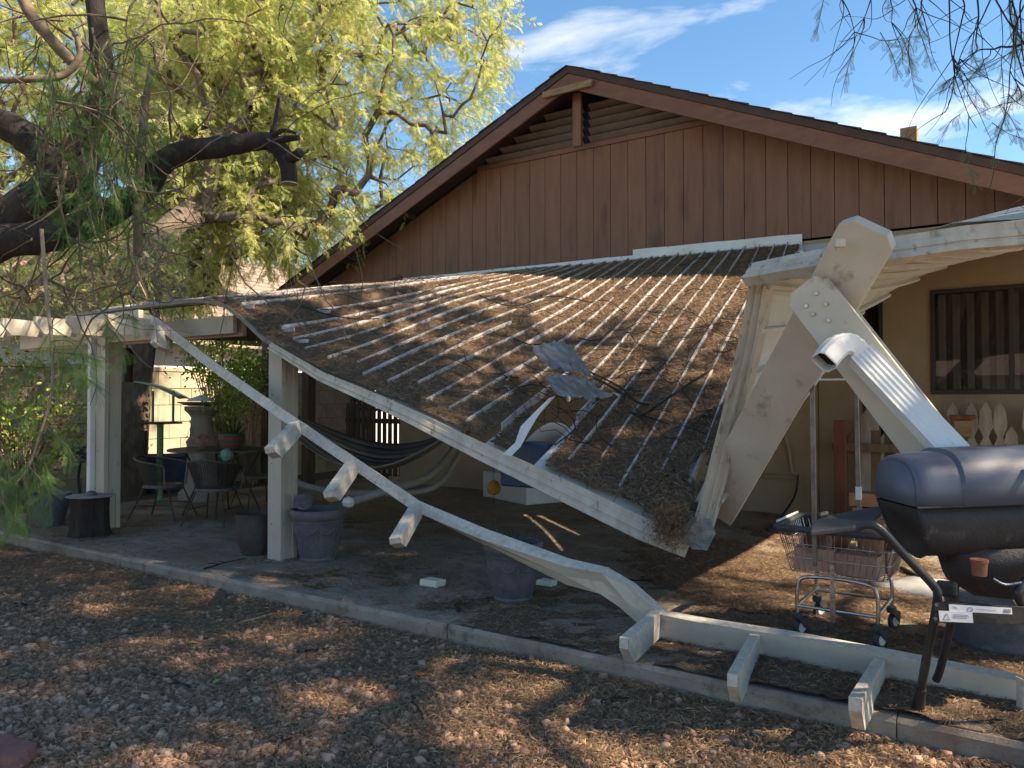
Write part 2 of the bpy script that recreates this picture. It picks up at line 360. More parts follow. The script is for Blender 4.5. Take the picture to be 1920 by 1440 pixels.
def sprays(tips, dirs, tw=4, nf=12, L_=(.35, .9), fs=(.07, .14), droop=.6, tmpl=TF, rt=.004):
    """drooping twigs with fronds at each tip: returns twig segs and frond arrays"""
    n = len(tips)*tw; B = np.repeat(tips, tw, 0); D = norm(np.repeat(dirs, tw, 0)+rng.normal(size=(n, 3))*.65)
    ln = rng.uniform(*L_, n); K = 4; P = [B]
    for k in range(K):
        D = norm(D+np.array([0, 0, -droop*.45])+rng.normal(size=(n, 3))*.12); P.append(P[-1]+D*(ln/K)[:, None])
    P = np.stack(P, 1)                              # n,K+1,3
    seg = segs_mesh(P[:, :-1].reshape(-1, 3), P[:, 1:].reshape(-1, 3), np.full(n*K, rt), np.full(n*K, rt*.7), 3)
    u = rng.uniform(.1, 1, (n, nf)); ii = np.minimum((u*K).astype(int), K-1); fr = u*K-ii; ar = np.arange(n)[:, None]
    pos = P[ar, ii]*(1-fr)[..., None]+P[ar, ii+1]*fr[..., None]; td = P[ar, ii+1]-P[ar, ii]
    pos = pos.reshape(-1, 3); td = norm(td.reshape(-1, 3)); m = len(pos)
    FD = norm(td*.7+rng.normal(size=(m, 3))*.7+np.array([0, 0, -.35*droop])); X, Y, Z = frame(FD, ((0, 0, 1.2), .9))
    s_ = rng.uniform(*fs, m); v, f = inst(tmpl[0], tmpl[1], pos, X, Y, Z, s_)
    cl = np.repeat(rng.normal(0, .13, n), nf); tint = np.clip(.45+cl+rng.normal(0, .15, m), 0, 1); tint = np.repeat(tint, len(tmpl[0]))
    return seg, (v, f, tint)
def skeleton(trunk, tips, rbase, rtip=.012, step=.5, wob=.12, expo=.5):
    """attach tips to the growing skeleton; returns segments and tip directions"""
    nodes = [np.array(p, float) for p in trunk]; par_ = [-1]+list(range(len(trunk)-1)); tipn = []
    root = nodes[-1]; order = np.argsort(np.linalg.norm(tips-root, axis=1))
    for i in order:
        A = np.array(nodes); d = np.linalg.norm(A-tips[i], axis=1)
        d[:max(1, len(trunk)-2)] += 50
        j = int(np.argmin(d+.15*np.linalg.norm(A-root, axis=1)*0)); L0 = d[j] if d[j] < 50 else d[j]-50; k = max(2, int(L0/step)); p0 = nodes[j]; prev = j
        for q in range(1, k+1):
            u = q/k; p = p0*(1-u)+tips[i]*u+np.array([0, 0, .10*L0*math.sin(PI*u)])+(rng.normal(size=3)*wob*step if q < k else 0)
            nodes.append(p); par_.append(prev); prev = len(nodes)-1
        tipn.append(prev)
    A = np.array(nodes); n = len(A); cnt = np.zeros(n)
    for t_ in tipn: cnt[t_] += 1
    for i in range(n-1, 0, -1): cnt[par_[i]] += cnt[i]
    rad = rtip*np.maximum(cnt, 1)**expo; rad *= min(1, rbase/rad[len(trunk)-1]) ; rad = np.maximum(rad, rtip)
    pi = np.array(par_[1:]); ci = np.arange(1, n)
    return A[pi], A[ci], rad[pi], rad[ci], A[tipn], norm(A[tipn]-A[[par_[t_] for t_ in tipn]])
def ell(n, c, r, shell=.35):
    d = norm(rng.normal(size=(n, 3))); u = rng.uniform(shell, 1, n)**.6; return np.array(c)+d*u[:, None]*np.array(r)

# ================================================================== SETTING
# ground -----------------------------------------------------------
def ground_z(P):
    z = -.145+.012*vn(P, 1.3)+.008*vn(P, 4.1)
    near = np.clip(1-(4.27-P[..., 1])/1.1, 0, 1)*(P[..., 1] < 4.6); return z+near*(.035+.03*vn(P, .8))
gx = np.concatenate([[-300, -80, -30, -18], np.linspace(-14, 4, 120), [8, 20, 60, 300]]); gy = np.concatenate([[-300, -60, -15, -4], np.linspace(-1, 4.40, 60), [4.6, 8, 14, 30, 80, 400]])
GX, GY = np.meshgrid(gx, gy, indexing='ij'); GP = np.stack([GX, GY], -1); GZ = ground_z(GP); GZ[(np.abs(GX+5) > 10) | (GY < -1) | (GY > 4.45)] = -.16
vv = np.stack([GX, GY, GZ], -1).reshape(-1, 3); a, b = len(gx), len(gy)
ii = (np.arange(a-1)[:, None]*b+np.arange(b-1)[None]).ravel(); ff = np.stack([ii, ii+b, ii+b+1, ii+1], 1)
tag(big('ground', vv, ff, 'soil', smooth=True), 'brown soil of the yard under the gravel and litter', kind='structure')
# patio slab
pat = MB().span((-11.6, 4.43, -.3), (6, 11.2, 0)).build('patio', 'concrete'); tag(pat, 'stained concrete patio slab in front of the house', kind='structure')
ex = [-11.6, at(360, 1078, Z=0).x, at(857, 1165, Z=0).x, at(1372, 1290, Z=0).x, at(1682, 1345, Z=0).x, 6]
for i in range(5):
    y0 = 4.25+random.uniform(-.012, .012); k = MB(); n_ = 14; rings = []
    for q in range(n_+1):
        x = ex[i]+.003+(ex[i+1]-ex[i]-.006)*q/n_; j = .004*math.sin(x*9)+.003*math.sin(x*23+i)
        dz = -.004*i % .009
        rings.append([(x, 4.426, -.3), (x, y0+.006+j, -.3), (x, y0+j, -.02), (x, y0+.018+j, .004+dz), (x, 4.426, .004+dz)])
    k.loft(rings, True, True).build('kerb_section', 'kerb', pat)
# far ground behind: passage floor with leaves
MB().span((-13.0, -1, -.3), (-11.62, 12.5, -.02)).build('planting_bed', 'duff')
bpy.data.objects['planting_bed']['kind'] = 'structure'; bpy.data.objects['planting_bed']['label'] = 'leaf covered bed along the block wall'

# ================================================================== HOUSE
D = 11.0; AX, AZ, PIT = -5.9, 6.82, .437; RY = 10.4
def roofz(x): return AZ-PIT*abs(x-AX)
house = thing('house', (-5.9, D, 0), 'single storey house with brown boarded gable, louvred vent and tan stucco wall', 'house')
XL, XR = -13.1, 2.0
bx = XL; i = 0
zb = 3.80
while bx < XR:
    x0, x1 = bx+.004, bx+.301; xm = (x0+x1)/2
    def top(x):
        z = roofz(x)-.20
        if -8.05 < xm < -3.85: z = min(z, 5.66)
        return z
    if min(top(x0), top(x1)) > zb+.1:
        pts = [(x0, D, zb+random.uniform(-.004, .004)), (x1, D, zb), (x1, D, top(x1))]
        if x0 < AX < x1: pts.append((AX, D, top(AX)))
        pts.append((x0, D, top(x0)))
        MB().prism(pts, (0, .022, 0)).build('siding_board', 'siding', house, bevel=.002)
    bx += .305; i += 1
MB().prism([(XL, D+.03, zb), (XR, D+.03, zb), (XR, D+.03, roofz(XR)-.12), (AX, D+.03, AZ-.12), (XL, D+.03, roofz(XL)-.12)], (0, .12, 0)).build('gable_core', 'room', house)
# stucco wall with window and door openings
WX0, WX1 = at(1745, 640, Y=D).x, at(2080, 640, Y=D).x
WZ0, WZ1 = at(1790, 739, Y=D).z, at(1790, 541, Y=D).z
DX0, DX1 = at(1618, 700, Y=D).x, at(1656, 700, Y=D).x
DZ1 = 2.9
wl = MB(); WT = zb-.03
def wb(x0, x1, z0, z1): wl.span((x0, D+.01, z0), (x1, D+.2, z1))
wb(-9.95, DX0, -.3, WT); wb(DX0, DX1, DZ1, WT); wb(DX1, WX0, -.3, WT); wb(WX0, WX1, -.3, WZ0); wb(WX0, WX1, WZ1, WT); wb(WX1, XR, -.3, WT)
wl.build('stucco_wall', 'stucco', house)
MB().span((-9.95, D+.21, -.3), (-9.75, 20, WT)).build('side_wall', 'stucco', house)
MB().span((-9.7, D+1.6, -.2), (XR, D+1.7, WT)).build('inner_wall', 'room', house)
for x in (-6.72, -3.55, -2.35): MB().span((x-.004, D+.004, .02), (x+.004, D+.01, 2.2)).build('wall_crack', 'trim', house)
# door
dr = MB().span((DX0+.05, D+.09, 0), (DX1-.05, D+.13, DZ1-.06)).build('door', 'room', house)
MB().span((DX0, D-.01, 0), (DX0+.05, D+.1, DZ1)).span((DX1-.05, D-.01, 0), (DX1, D+.1, DZ1)).span((DX0+.05, D-.01, DZ1-.06), (DX1-.05, D+.1, DZ1)).build('door_frame', 'frame', dr)
# window
win = MB().span((WX0, D-.015, WZ0), (WX1, D+.05, WZ0+.05)).span((WX0, D-.015, WZ1-.05), (WX1, D+.05, WZ1)).span((WX0, D-.015, WZ0+.05), (WX0+.045, D+.05, WZ1-.05)).span((WX1-.045, D-.015, WZ0+.05), (WX1, D+.05, WZ1-.05)).span(((WX0*.52+WX1*.48)-.03, D-.01, WZ0+.05), ((WX0*.52+WX1*.48)+.03, D+.04, WZ1-.05)).build('window', 'frame', house, bevel=.004)
MB().span((WX0+.05, D+.02, WZ0+.05), (WX1-.05, D+.024, WZ1-.05)).build('pane', 'glass', win)
x = WX0+.12; k = 0
while x < WX1-.1:
    MB().box((x, D+.12, (WZ0+WZ1)/2), (.085, .003, WZ1-WZ0-.12), Matrix.Rotation(R(22+random.uniform(-10, 10)), 3, 'Z')).build('blind_slat', 'blind', win); x += .155
# louvred vent
VX0, VX1, VZ = -8.0, -3.83, 5.68
MB().span((VX0-.1, D-.03, VZ-.02), (VX1+.1, D-.002, VZ+.06)).build('vent_sill', 'barge', house, bevel=.003)
z = VZ+.12
while z < AZ-.45:
    hw = (AZ-.15-z)/PIT
    for sg in (-1, 1):
        xa, xb = AX+sg*.06, AX+sg*hw
        MB().bar((min(xa, xb), D-.01, z), (max(xa, xb), D-.01, z), .13, .016, up=(0, .75, 1)).build('louvre_slat', 'louvre', house)
    z += .132
MB().span((AX-.075, D-.34, 5.62), (AX+.075, D-.28, AZ-.35)).build('king_post', 'siding', house, bevel=.004)
MB().bar(at(1018, 179, Y=RY-.05), at(1110, 155, Y=RY-.05), .05, .10).build('peak_board', 'rawwood', house, bevel=.004)
# roof planes, soffit, barge boards
for sg in (-1, 1):
    xe = AX+sg*8.9
    def rp(x, y, dz): return Vector((x, y, AZ-PIT*abs(x-AX)+dz))
    MB().add([rp(AX, RY+.01, -.02), rp(xe, RY+.01, -.02), rp(xe, 20, -.02), rp(AX, 20, -.02), rp(AX, RY+.01, -.11), rp(xe, RY+.01, -.11), rp(xe, 20, -.11), rp(AX, 20, -.11)],
             [(0,1,2,3),(7,6,5,4),(0,4,5,1),(1,5,6,2),(2,6,7,3),(3,7,4,0)]).build('roof', 'trim', house)
    MB().add([rp(AX, RY-.03, -.015), rp(xe, RY-.03, -.015), rp(xe, RY-.03, -.125), rp(AX, RY-.03, -.125), rp(AX, RY+.008, -.015), rp(xe, RY+.008, -.015), rp(xe, RY+.008, -.125), rp(AX, RY+.008, -.125)],
             [(0,3,2,1),(4,5,6,7),(0,1,5,4),(3,7,6,2),(1,2,6,5),(0,4,7,3)]).build('rake_trim', 'trim', house, bevel=.003)
    MB().add([rp(AX, RY-.005, -.127), rp(xe, RY-.005, -.127), rp(xe, RY-.005, -.36), rp(AX, RY-.005, -.36), rp(AX, RY+.035, -.127), rp(xe, RY+.035, -.127), rp(xe, RY+.035, -.36), rp(AX, RY+.035, -.36)],
             [(0,3,2,1),(4,5,6,7),(0,1,5,4),(3,7,6,2),(1,2,6,5),(0,4,7,3)]).build('barge_board', 'barge', house, bevel=.003)
    # shingle edge courses
    step = .28; n_ = int(8.9/step)
    for q in range(n_):
        xa = AX+sg*(q*step); xb = AX+sg*((q+1)*step+.03)
        p = [rp(xa, 0, -.012+.004*(q % 2)), rp(xb, 0, .010), rp(xb, 0, -.014), rp(xa, 0, -.0135)]
        y0, y1 = RY-.055+random.uniform(-.012, .012), 20
        MB().add([(v.x, y0, v.z) for v in p]+[(v.x, y1, v.z) for v in p], [(0,1,5,4),(3,2,1,0),(4,5,6,7),(1,2,6,5)]).build('shingle_course', 'shingle', house)
    for y in (10.62,):
        for x in ((-9.6, -11.2) if sg < 0 else ()): MB().box((x, 10.72, roofz(x)-.17), (.09, .56, .09)).build('outrigger', 'trim', house)
MB().box((at(1705, 240, Y=12.5).x, 12.5, at(1705, 243, Y=12.5).z-.2), (.22, .22, .42)).build('chimney', 'rawwood', house, bevel=.01)
# wall pipes
MB().tube([at(1462, 775, Y=D-.03), at(1480, 850, Y=D-.03), at(1485, 885, Y=D-.04), at(1500, 893, Y=D-.05)], .022, 8).build('wall_pipe', 'stucco', house, smooth=True)
MB().tube([at(1388, 892, Y=D-.05), at(1500, 897, Y=D-.05)], .016, 6).tube([at(1388, 886, Y=D-.05), at(1492, 888, Y=D-.05)], .012, 6).tube([at(1386, 889, Y=D-.08), at(1396, 890, Y=D-.02)], .03, 8).build('wall_pipe', 'stucco', house, smooth=True)
hz = [at(1497, 890, Y=D-.08), at(1490, 930, Y=D-.2), at(1460, 975, Z=.05), at(1440, 992, Z=.02), at(1452, 998, Z=.02), at(1520, 985, Z=.02)]
def smoothpts(P, k=6):
    P = [Vector(p) for p in P]; o = []
    for i in range(len(P)-1):
        p0 = P[max(i-1, 0)]; p1 = P[i]; p2 = P[i+1]; p3 = P[min(i+2, len(P)-1)]
        for q in range(k):
            u = q/k; o.append(.5*((2*p1)+(p2-p0)*u+(2*p0-5*p1+4*p2-p3)*u*u+(3*p1-p0-3*p2+p3)*u**3))
    o.append(P[-1]); return o
tag(MB().tube(smoothpts(hz), .016, 8).build('garden_hose', 'black', smooth=True), 'black hose hanging from the wall tap down to the patio', 'hose')
tag(MB().tube(smoothpts([at(1690, 1065, Z=.02), at(1730, 1085, Z=.02), at(1765, 1092, Z=.02), at(1800, 1120, Z=.02)]), .02, 8).build('garden_hose', 'hose', smooth=True), 'green hose lying on the patio behind the laundry cart', 'hose')
# ledger flashing
fl0 = at(690, 530, Y=D-.012); 
fs_ = []
for (xa, xb, za, zc, h) in ((-10.0, at(1200, 480, Y=D).x, 3.79, 3.73, .11), (at(1188, 480, Y=D).x, at(1505, 455, Y=D).x, 3.755, 3.70, .17)):
    m_ = MB(); y = D-.016-.012*len(fs_); rings = []
    for q in range(9):
        u = q/8; x = xa+(xb-xa)*u; zz = za+(zc-za)*u+.004*math.sin(q*2.1); rings.append([(x, y, zz+h), (x, y-.004, zz+.03), (x, y-.10, zz), (x, y-.10, zz-.015), (x, y+.004, zz+.015), (x, y+.006, zz+h)])
    fs_.append(m_.loft(rings, True, True))
# ================================================================== PATIO COVER (collapsed)
cover = thing('patio_cover', (-6.2, 5.1, 0), 'collapsed aluminium patio cover buried in brown needle litter, hanging from the house wall', 'patio cover')
for m_ in fs_: m_.build('flashing', 'white', cover)
EV = [(-9.9, 4.9, 2.62), (-8.2, 4.9, 2.625), (-7.2, 4.9, 2.61), (-6.83, 4.9, 2.54), (-6.5, 4.9, 2.36)]
for (px, py, Y) in ((492, 637, 4.9), (608, 704, 5.0), (754, 764, 5.13), (900, 834, 5.27), (1025, 889, 5.37), (1158, 952, 5.47), (1262, 1003, 5.56), (1300, 1012, 5.6)):
    p = at(px, py, Y=Y); EV.append(tuple(p))
EV = np.array(EV)
def EVf(x): return np.array([x, np.interp(x, EV[:, 0], EV[:, 1]), np.interp(x, EV[:, 0], EV[:, 2])])
XC = EV[-1, 0]
def RS(x, v, h=0):
    """point on the fallen roof: x along the eave, v from eave (0) to house (1)"""
    e = EVf(x); lean = .42*np.clip((x+6.5)/4.2, 0, 1)**1.3; l = np.array([x-lean, D-.10, 3.745])
    p = e*(1-v)+l*v
    if x > -6.6: p[2] += .05*math.sin(x*2.3+v*5)*math.sin(PI*v)-.06*math.sin(PI*v)
    p[2] += h+.03*math.sin(PI*v)*math.sin(x*1.9)
    return p
HOLE = [(1005, 740), (1120, 748), (1078, 800), (1008, 882), (944, 858), (985, 790)]
SLIT = [(893, 826), (905, 836), (1025, 735), (1010, 728)]
HOLE2 = [(938, 718), (955, 704), (972, 710), (962, 724), (946, 728)]
HOLE3 = [(1300, 858), (1325, 845), (1318, 900), (1282, 905)]
holes = [HOLE, SLIT, HOLE2, HOLE3]
def inhole(p):
    a, b = proj(p); return any(inpoly(a, b, H) for H in holes)
xs = list(np.arange(-9.9, XC+.02, .2245)); NV = 60
for i in range(len(xs)-1):
    m_ = MB(); ok = False
    for k in range(NV):
        v0, v1 = k/NV, (k+1)/NV; c = RS((xs[i]+xs[i+1])/2, (v0+v1)/2)
        if inhole(c) or sum(inhole(RS(xs[i]+.2245*a_, (k+.5)/NV)) for a_ in (.15, .3, .7, .85)) > 1:
            if m_.v: m_.build('roof_panel', 'under', cover); m_ = MB()
            continue
        q = [RS(xs[i]+.003, v0), RS(xs[i+1]-.003, v0), RS(xs[i+1]-.003, v1), RS(xs[i]+.003, v1)]; m_.add([tuple(a) for a in q], [(0, 1, 2, 3)])
    if m_.v: m_.build('roof_panel', 'under', cover)
for i, x in enumerate(xs):
    segs = [(random.uniform(.02, .05), .985)]
    if x > -6.6:
        r_ = random.random()
        segs = [(random.uniform(.02, .07), .985)]
        if r_ < .22: c = random.uniform(.3, .7); segs = [(.04, c), (c+.06, .985)]
        elif r_ < .34: segs = [(.16, .985)]
    cut_ = [v for v in np.linspace(.02, .98, 97) if inpoly(*proj(RS(x, v, .03)), HOLE) and inpoly(*proj(RS(x-.05, v, .03)), HOLE) and inpoly(*proj(RS(x+.05, v, .03)), HOLE)]
    if cut_: segs = [(max(cut_), .985)]
    for (a, b) in segs:
        m_ = MB(); n_ = 16; rings = []; ph = random.uniform(0, 6); am = .006 if x < -5 else .014
        for q in range(n_+1):
            v = a+(b-a)*q/n_; wx = am*math.sin(v*9+ph)
            p = RS(x+wx, v, 0); hh = .058+.008*math.sin(v*13+ph*2); wd = .0082+.003*math.sin(v*17+ph)
            rings.append([(p[0]-wd, p[1], p[2]-.01), (p[0]+wd, p[1], p[2]-.01), (p[0]+wd, p[1], p[2]+hh), (p[0]-wd, p[1], p[2]+hh)])
        m_.loft(rings, True, True).build('rib', 'rib', cover)
        if x < -6.0:
            p = RS(x, a+.004); MB().box((p[0]+.11, p[1]-.02, p[2]+.0), (.20, .012, .035)).build('end_closure', 'rib', cover)
# litter on the fallen roof
nx, nv = 300, 260
X_ = np.linspace(-9.85, XC-.01, nx); V_ = np.linspace(.001, .975, nv)
hf = np.zeros((nx, nv, 3))
for a, x in enumerate(X_):
    e = RS(x, 0); l = RS(x, 1)
    for b, v in enumerate(V_): hf[a, b] = RS(x, v)
n2 = vn(hf[..., :2], 3.1)*.4+vn(hf[..., :2], 9.3)*.4+vn(hf[..., :2]+3, 23)*.4+vn(hf[..., :2], 47)*.3
cor = np.clip((hf[..., 0]+3.3)/1.3, 0, 1)*np.clip(1-V_[None, :]*3.2, 0, 1)
bare = np.clip((vn(hf[..., :2]*np.array([1.6, .55])+5, 1.25)-.50)*5, 0, 1)*np.clip((hf[..., 0]+4.6)/1.5, 0, 1)*np.clip((.6-V_[None, :])*4, 0, 1)
left = np.clip((-6.9-hf[..., 0])/.7, 0, 1)*np.clip(1-V_[None, :]*5, 0, 1)
H = .031+.024*n2+.10*cor*(.7+n2)-.03*bare-.02*left
H += rng.normal(0, .005, H.shape)+.03*np.clip(1-V_[None, :]*22, 0, 1)*np.clip((hf[..., 0]+6)/1.5, 0, 1)
hf[..., 2] += np.maximum(H, -.02)
holemask = np.zeros((nx-1, nv-1), bool)
for a in range(nx-1):
    for b in range(nv-1):
        if X_[a] > -6: holemask[a, b] = inhole(hf[a, b])
aa, bb = np.where(~holemask); i0 = aa*nv+bb
lit = big('litter_blanket', hf.reshape(-1, 3), np.stack([i0, i0+nv, i0+nv+1, i0+1], 1), 'duff', cover, smooth=True); lit['kind'] = 'stuff'
# loose needles
def needles(P, Nn, ln, wd, lift=.012, tilt=.25):
    n = len(P); t_ = rng.normal(size=(n, 3)); t_ -= Nn*(t_*Nn).sum(1, keepdims=True); t_ = norm(norm(t_)+Nn*rng.normal(0, tilt, (n, 1)))
    s_ = np.cross(Nn, t_); l = rng.uniform(*ln, n); wv = rng.uniform(*wd, n); P = P+Nn*rng.uniform(0, lift, (n, 1))
    bend = s_*(rng.normal(0, .18, n)*l)[:, None]
    a = P-t_*(l/2)[:, None]; c = P+t_*(l/2)[:, None]; m_ = P+bend+Nn*(.1*l)[:, None]
    s2 = norm(s_+Nn*rng.normal(0, .5, (n, 1)))*(wv/2)[:, None]
    v = np.stack([a-s2*.4, a+s2*.4, m_+s2, m_-s2, c+s2*.3, c-s2*.3], 1).reshape(-1, 3); k = (np.arange(n)*6)[:, None]
    f = np.concatenate([k+np.array([[0, 1, 2, 3]]), k+np.array([[3, 2, 4, 5]])], 1).reshape(-1, 4)
    tint = np.repeat(np.clip(rng.beta(1.6, 2.2, n), 0, 1), 6); return v, f, tint
k = 230000; ai = rng.integers(0, nx-1, k); bi = rng.integers(0, nv-1, k); ok = (~holemask[ai, bi]) & (H[ai, bi] > -.005); ai = ai[ok]; bi = bi[ok]
P = hf[ai, bi]+(hf[ai+1, bi]-hf[ai, bi])*rng.uniform(0, 1, (len(ai), 1))+(hf[ai, bi+1]-hf[ai, bi])*rng.uniform(0, 1, (len(ai), 1))
Nn = norm(np.cross(hf[ai+1, bi]-hf[ai, bi], hf[ai, bi+1]-hf[ai, bi]))
Nn = norm(Nn*.5+np.array([0, -.25, .9])*.8)
v, f, t_ = needles(P, Nn, (.025, .09), (.0022, .0055), .016, .35); big('loose_needles', v, f, 'litter', cover, tint=t_)['kind'] = 'stuff'
# eave gutter: front channel
def channel(pts, hs, name, m, parent, wd=.09, tilt=0, grooves=True, ups=None):
    """box channel hanging from its top edge along pts, front face stepped; tilt turns the face upwards"""
    rings = []; n = len(pts)
    for i, p in enumerate(pts):
        p = Vector(p); h = hs[i] if isinstance(hs, (list, tuple)) else hs; tl = tilt[i] if isinstance(tilt, (list, tuple)) else tilt
        d = (Vector(pts[min(i+1, n-1)])-Vector(pts[max(i-1, 0)])).normalized()
        up = Vector(ups[i]) if ups else Vector((0, 0, 1)); up = (up-d*up.dot(d)).normalized(); out = d.cross(up).normalized()
        up2 = up*math.cos(tl)+(-out)*math.sin(tl); out2 = out*math.cos(tl)+up*math.sin(tl)
        prof = [(0, 0), (.0, -.0), (.004, -.02), (-.006, -.22), (-.006, -.30), (.004, -.33), (.004, -.62), (-.006, -.65), (-.006, -.72), (.006, -.76), (.006, -1), (-.08/.09*wd, -1), (-wd, -.9), (-wd, 0)] if grooves else [(0, 0), (0, -1), (-wd, -1), (-wd, 0)]
        rings.append([p+out2*a+up2*(b*h) for a, b in prof])
    return MB().loft(rings, True, True).build(name, m, parent, bevel=.002)
gp = [EVf(x) for x in np.concatenate([np.linspace(-9.9, -7.3, 5), np.linspace(-7.0, -6.1, 9), np.linspace(-5.8, XC, 12)])]
gp = [Vector((p[0], p[1]-.02, p[2]+.035)) for p in gp]
gh = [.05 if p.x < -6.2 else .05+.105*min(1, (p.x+6.2)/3.2) for p in gp]
k_ = [i for i, p in enumerate(gp) if p.x < -6.05]
channel([gp[i] for i in k_], .035, 'eave_strip', 'edge', cover, wd=.03, grooves=False)
k_ = [i for i, p in enumerate(gp) if p.x >= -6.15]
channel([gp[i] for i in k_], [gh[i]+.02 for i in k_], 'eave_gutter', 'creamdirty', cover, wd=.035, tilt=.30)
# fold channel: the eave bent sharply upwards, then along the standing right part
FB = [at(1300, 1004, t=5.66), at(1325, 900, t=5.62), at(1352, 780, t=5.52), at(1384, 640, t=5.36), at(1412, 497, t=5.2)]
fr = []; cw = CM @ Vector((1, 0, 0)); cf = CM @ Vector((0, 0, -1))
m_ = MB(); rings = []
for i, p in enumerate(FB):
    u = i/4; wf = (38+8*math.sin(PI*u*.9)-9*u)/F*5.5; sd = 28/F*5.3*(.35+.65*u); dep = .11
    rx = cw*1.0+cf*.25
    prof = [(0, 0), (.22, -.006), (.24, .004), (.42, .004), (.44, -.006), (.60, -.006), (.62, .004), (.8, .004), (.82, -.006), (1, 0)]
    ring = [p+rx*(a*wf)+cf*b for a, b in prof]; e = ring[-1]+cw*sd+cf*dep; ring += [e, e-rx*wf*1.2+cf*.02]
    rings.append(ring)
m_.loft(rings, True, True).build('folded_gutter', 'creamdirty', cover, bevel=.002)
RB = [at(1411, 493, t=5.17), at(1480, 478, Y=5.05), at(1560, 463, Y=5.05), at(1620, 455, Y=5.05), at(1700, 440, Y=5.05), at(1800, 424, Y=5.06), at(1925, 411, Y=5.08), at(2000, 405, Y=5.08)]
channel([RB[0], *RB[1:]], [.16, .165, .165, .16, .15, .14, .14, .14], 'right_gutter', 'creamdirty', cover, wd=.08, tilt=[.75, .75, .72, .6, .3, .15, .05, 0])
# crushed metal corner resting at the tip
m_ = MB(); c0 = at(1318, 1008, t=5.62); cs = [at(1280, 1010, t=5.6), at(1302, 978, t=5.6), at(1330, 972, t=5.58), at(1342, 1000, t=5.55), at(1326, 1032, t=5.5), at(1298, 1030, t=5.52)]
m_.add(cs+[c0+cf*-.05], [(0, 1, 6), (1, 2, 6), (2, 3, 6), (3, 4, 6), (4, 5, 6), (5, 0, 6)])
m_.add([p+cf*.10+Vector((0, 0, .01)) for p in cs], [(5, 4, 3, 2, 1, 0)])
m_.build('crushed_corner', 'scrap', cover, solid=.004)
for (pp, m__) in (([(1236, 984), (1300, 962), (1322, 1004), (1262, 1030)], 'duff'),):
    q = [at(a, b, t=5.55) for a, b in pp]
# standing/twisted sheet on the right (underside seen)
# eave side runs up the fold and along the right gutter; far side runs to the house
A_ = [at(1338, 955, t=5.75), at(1356, 860, t=5.68), at(1378, 760, t=5.6), at(1405, 650, t=5.45), at(1434, 530, t=5.3), at(1470, 492, Y=5.14), at(1600, 470, Y=5.14), at(1700, 458, Y=5.14), at(1800, 447, Y=5.14), at(1925, 436, Y=5.16), at(2100, 430, Y=5.16), at(2300, 425, Y=5.16)]
B_ = [at(1560, 660, t=7.6), at(1580, 628, t=7.9), at(1605, 590, t=8.2), at(1665, 548, t=8.6), at(1740, 512, t=8.9), at(1815, 480, t=9.1), at(1880, 459, t=9.2), at(1925, 446, t=9.3), at(1990, 428, t=9.35), at(2060, 415, t=9.3), at(2200, 405, t=9.3), at(2400, 400, t=9.3)]
A_ = A_[:11]; B_ = B_[:11]; A_[10] = at(1985, 433, Y=5.16)
A_ = smoothpts(A_, 4); B_ = smoothpts(B_, 4)
for i in range(len(A_)-1):
    m_ = MB(); rings = []; n_ = 18
    for q in range(n_+1):
        u = q/n_; a = A_[i]*(1-u)+B_[i]*u; b = A_[i+1]*(1-u)+B_[i+1]*u; sag = -.10*math.sin(PI*u)*(1 if i > 12 else .4); dz = Vector((0, 0, sag))
        w_ = (b-a); nrm = Vector((0, 0, 1))
        if i % 2 == 0: rings.append([a+dz, a+w_*.80+dz, a+w_*.86+dz+nrm*.045, a+w_+dz+nrm*.045])
        else: rings.append([a+dz+nrm*.045, a+w_*.1+dz+nrm*.045, a+w_*.16+dz, a+w_+dz])
    m_.loft(rings, False).build('roof_panel', 'under', cover, solid=.003)
    if i % 3 == 1:
        a, b = A_[i], B_[i]; nn = (b-a).cross(A_[i+1]-a).normalized(); nn = -nn if nn.dot((a+b)/2-camo.location) > 0 else nn
        P = [a*(1-q/8)+b*(q/8)+Vector((0, 0, -.10*math.sin(PI*q/8)*(1 if i > 12 else .4)))+nn*.03 for q in range(9)]
        mm = MB()
        for q in range(7): mm.bar(P[q], P[q+1], .03, .05, up=nn)
        mm.build('panel_rib', 'under', cover)
E0, F0 = A_[0], B_[0]
m_ = MB(); m_.loft([[Vector(tuple(RS(XC-.02, v))).lerp(E0.lerp(F0, v), w_) for w_ in (0, .25, .5, .75, 1)] for v in np.linspace(0, 1, 12)], False).build('roof_panel', 'under', cover, solid=.003)  # added panel, closes the gap so no sun falls through
for i in range(0, len(B_)-2, 2):
    def lg(j): return Vector((-2.55+3.3*j/(len(B_)-1), D-.06, 3.70))
    MB().add([B_[i], B_[i+2], lg(i+2), lg(i)], [(0, 1, 2, 3)]).build('roof_panel', 'under', cover, solid=.003)  # added unseen panels, block the sun between sheet and ledger
# part still up against the wall at the right
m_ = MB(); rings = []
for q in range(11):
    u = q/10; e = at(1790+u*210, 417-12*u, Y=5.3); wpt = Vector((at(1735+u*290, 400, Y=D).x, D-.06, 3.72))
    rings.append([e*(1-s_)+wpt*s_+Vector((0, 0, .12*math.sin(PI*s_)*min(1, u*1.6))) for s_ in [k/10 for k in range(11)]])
m_.loft(rings, False).build('roof_panel', 'creamdirty', cover, solid=.004)  # dirtier metal used here to darken the sheet in place of shade
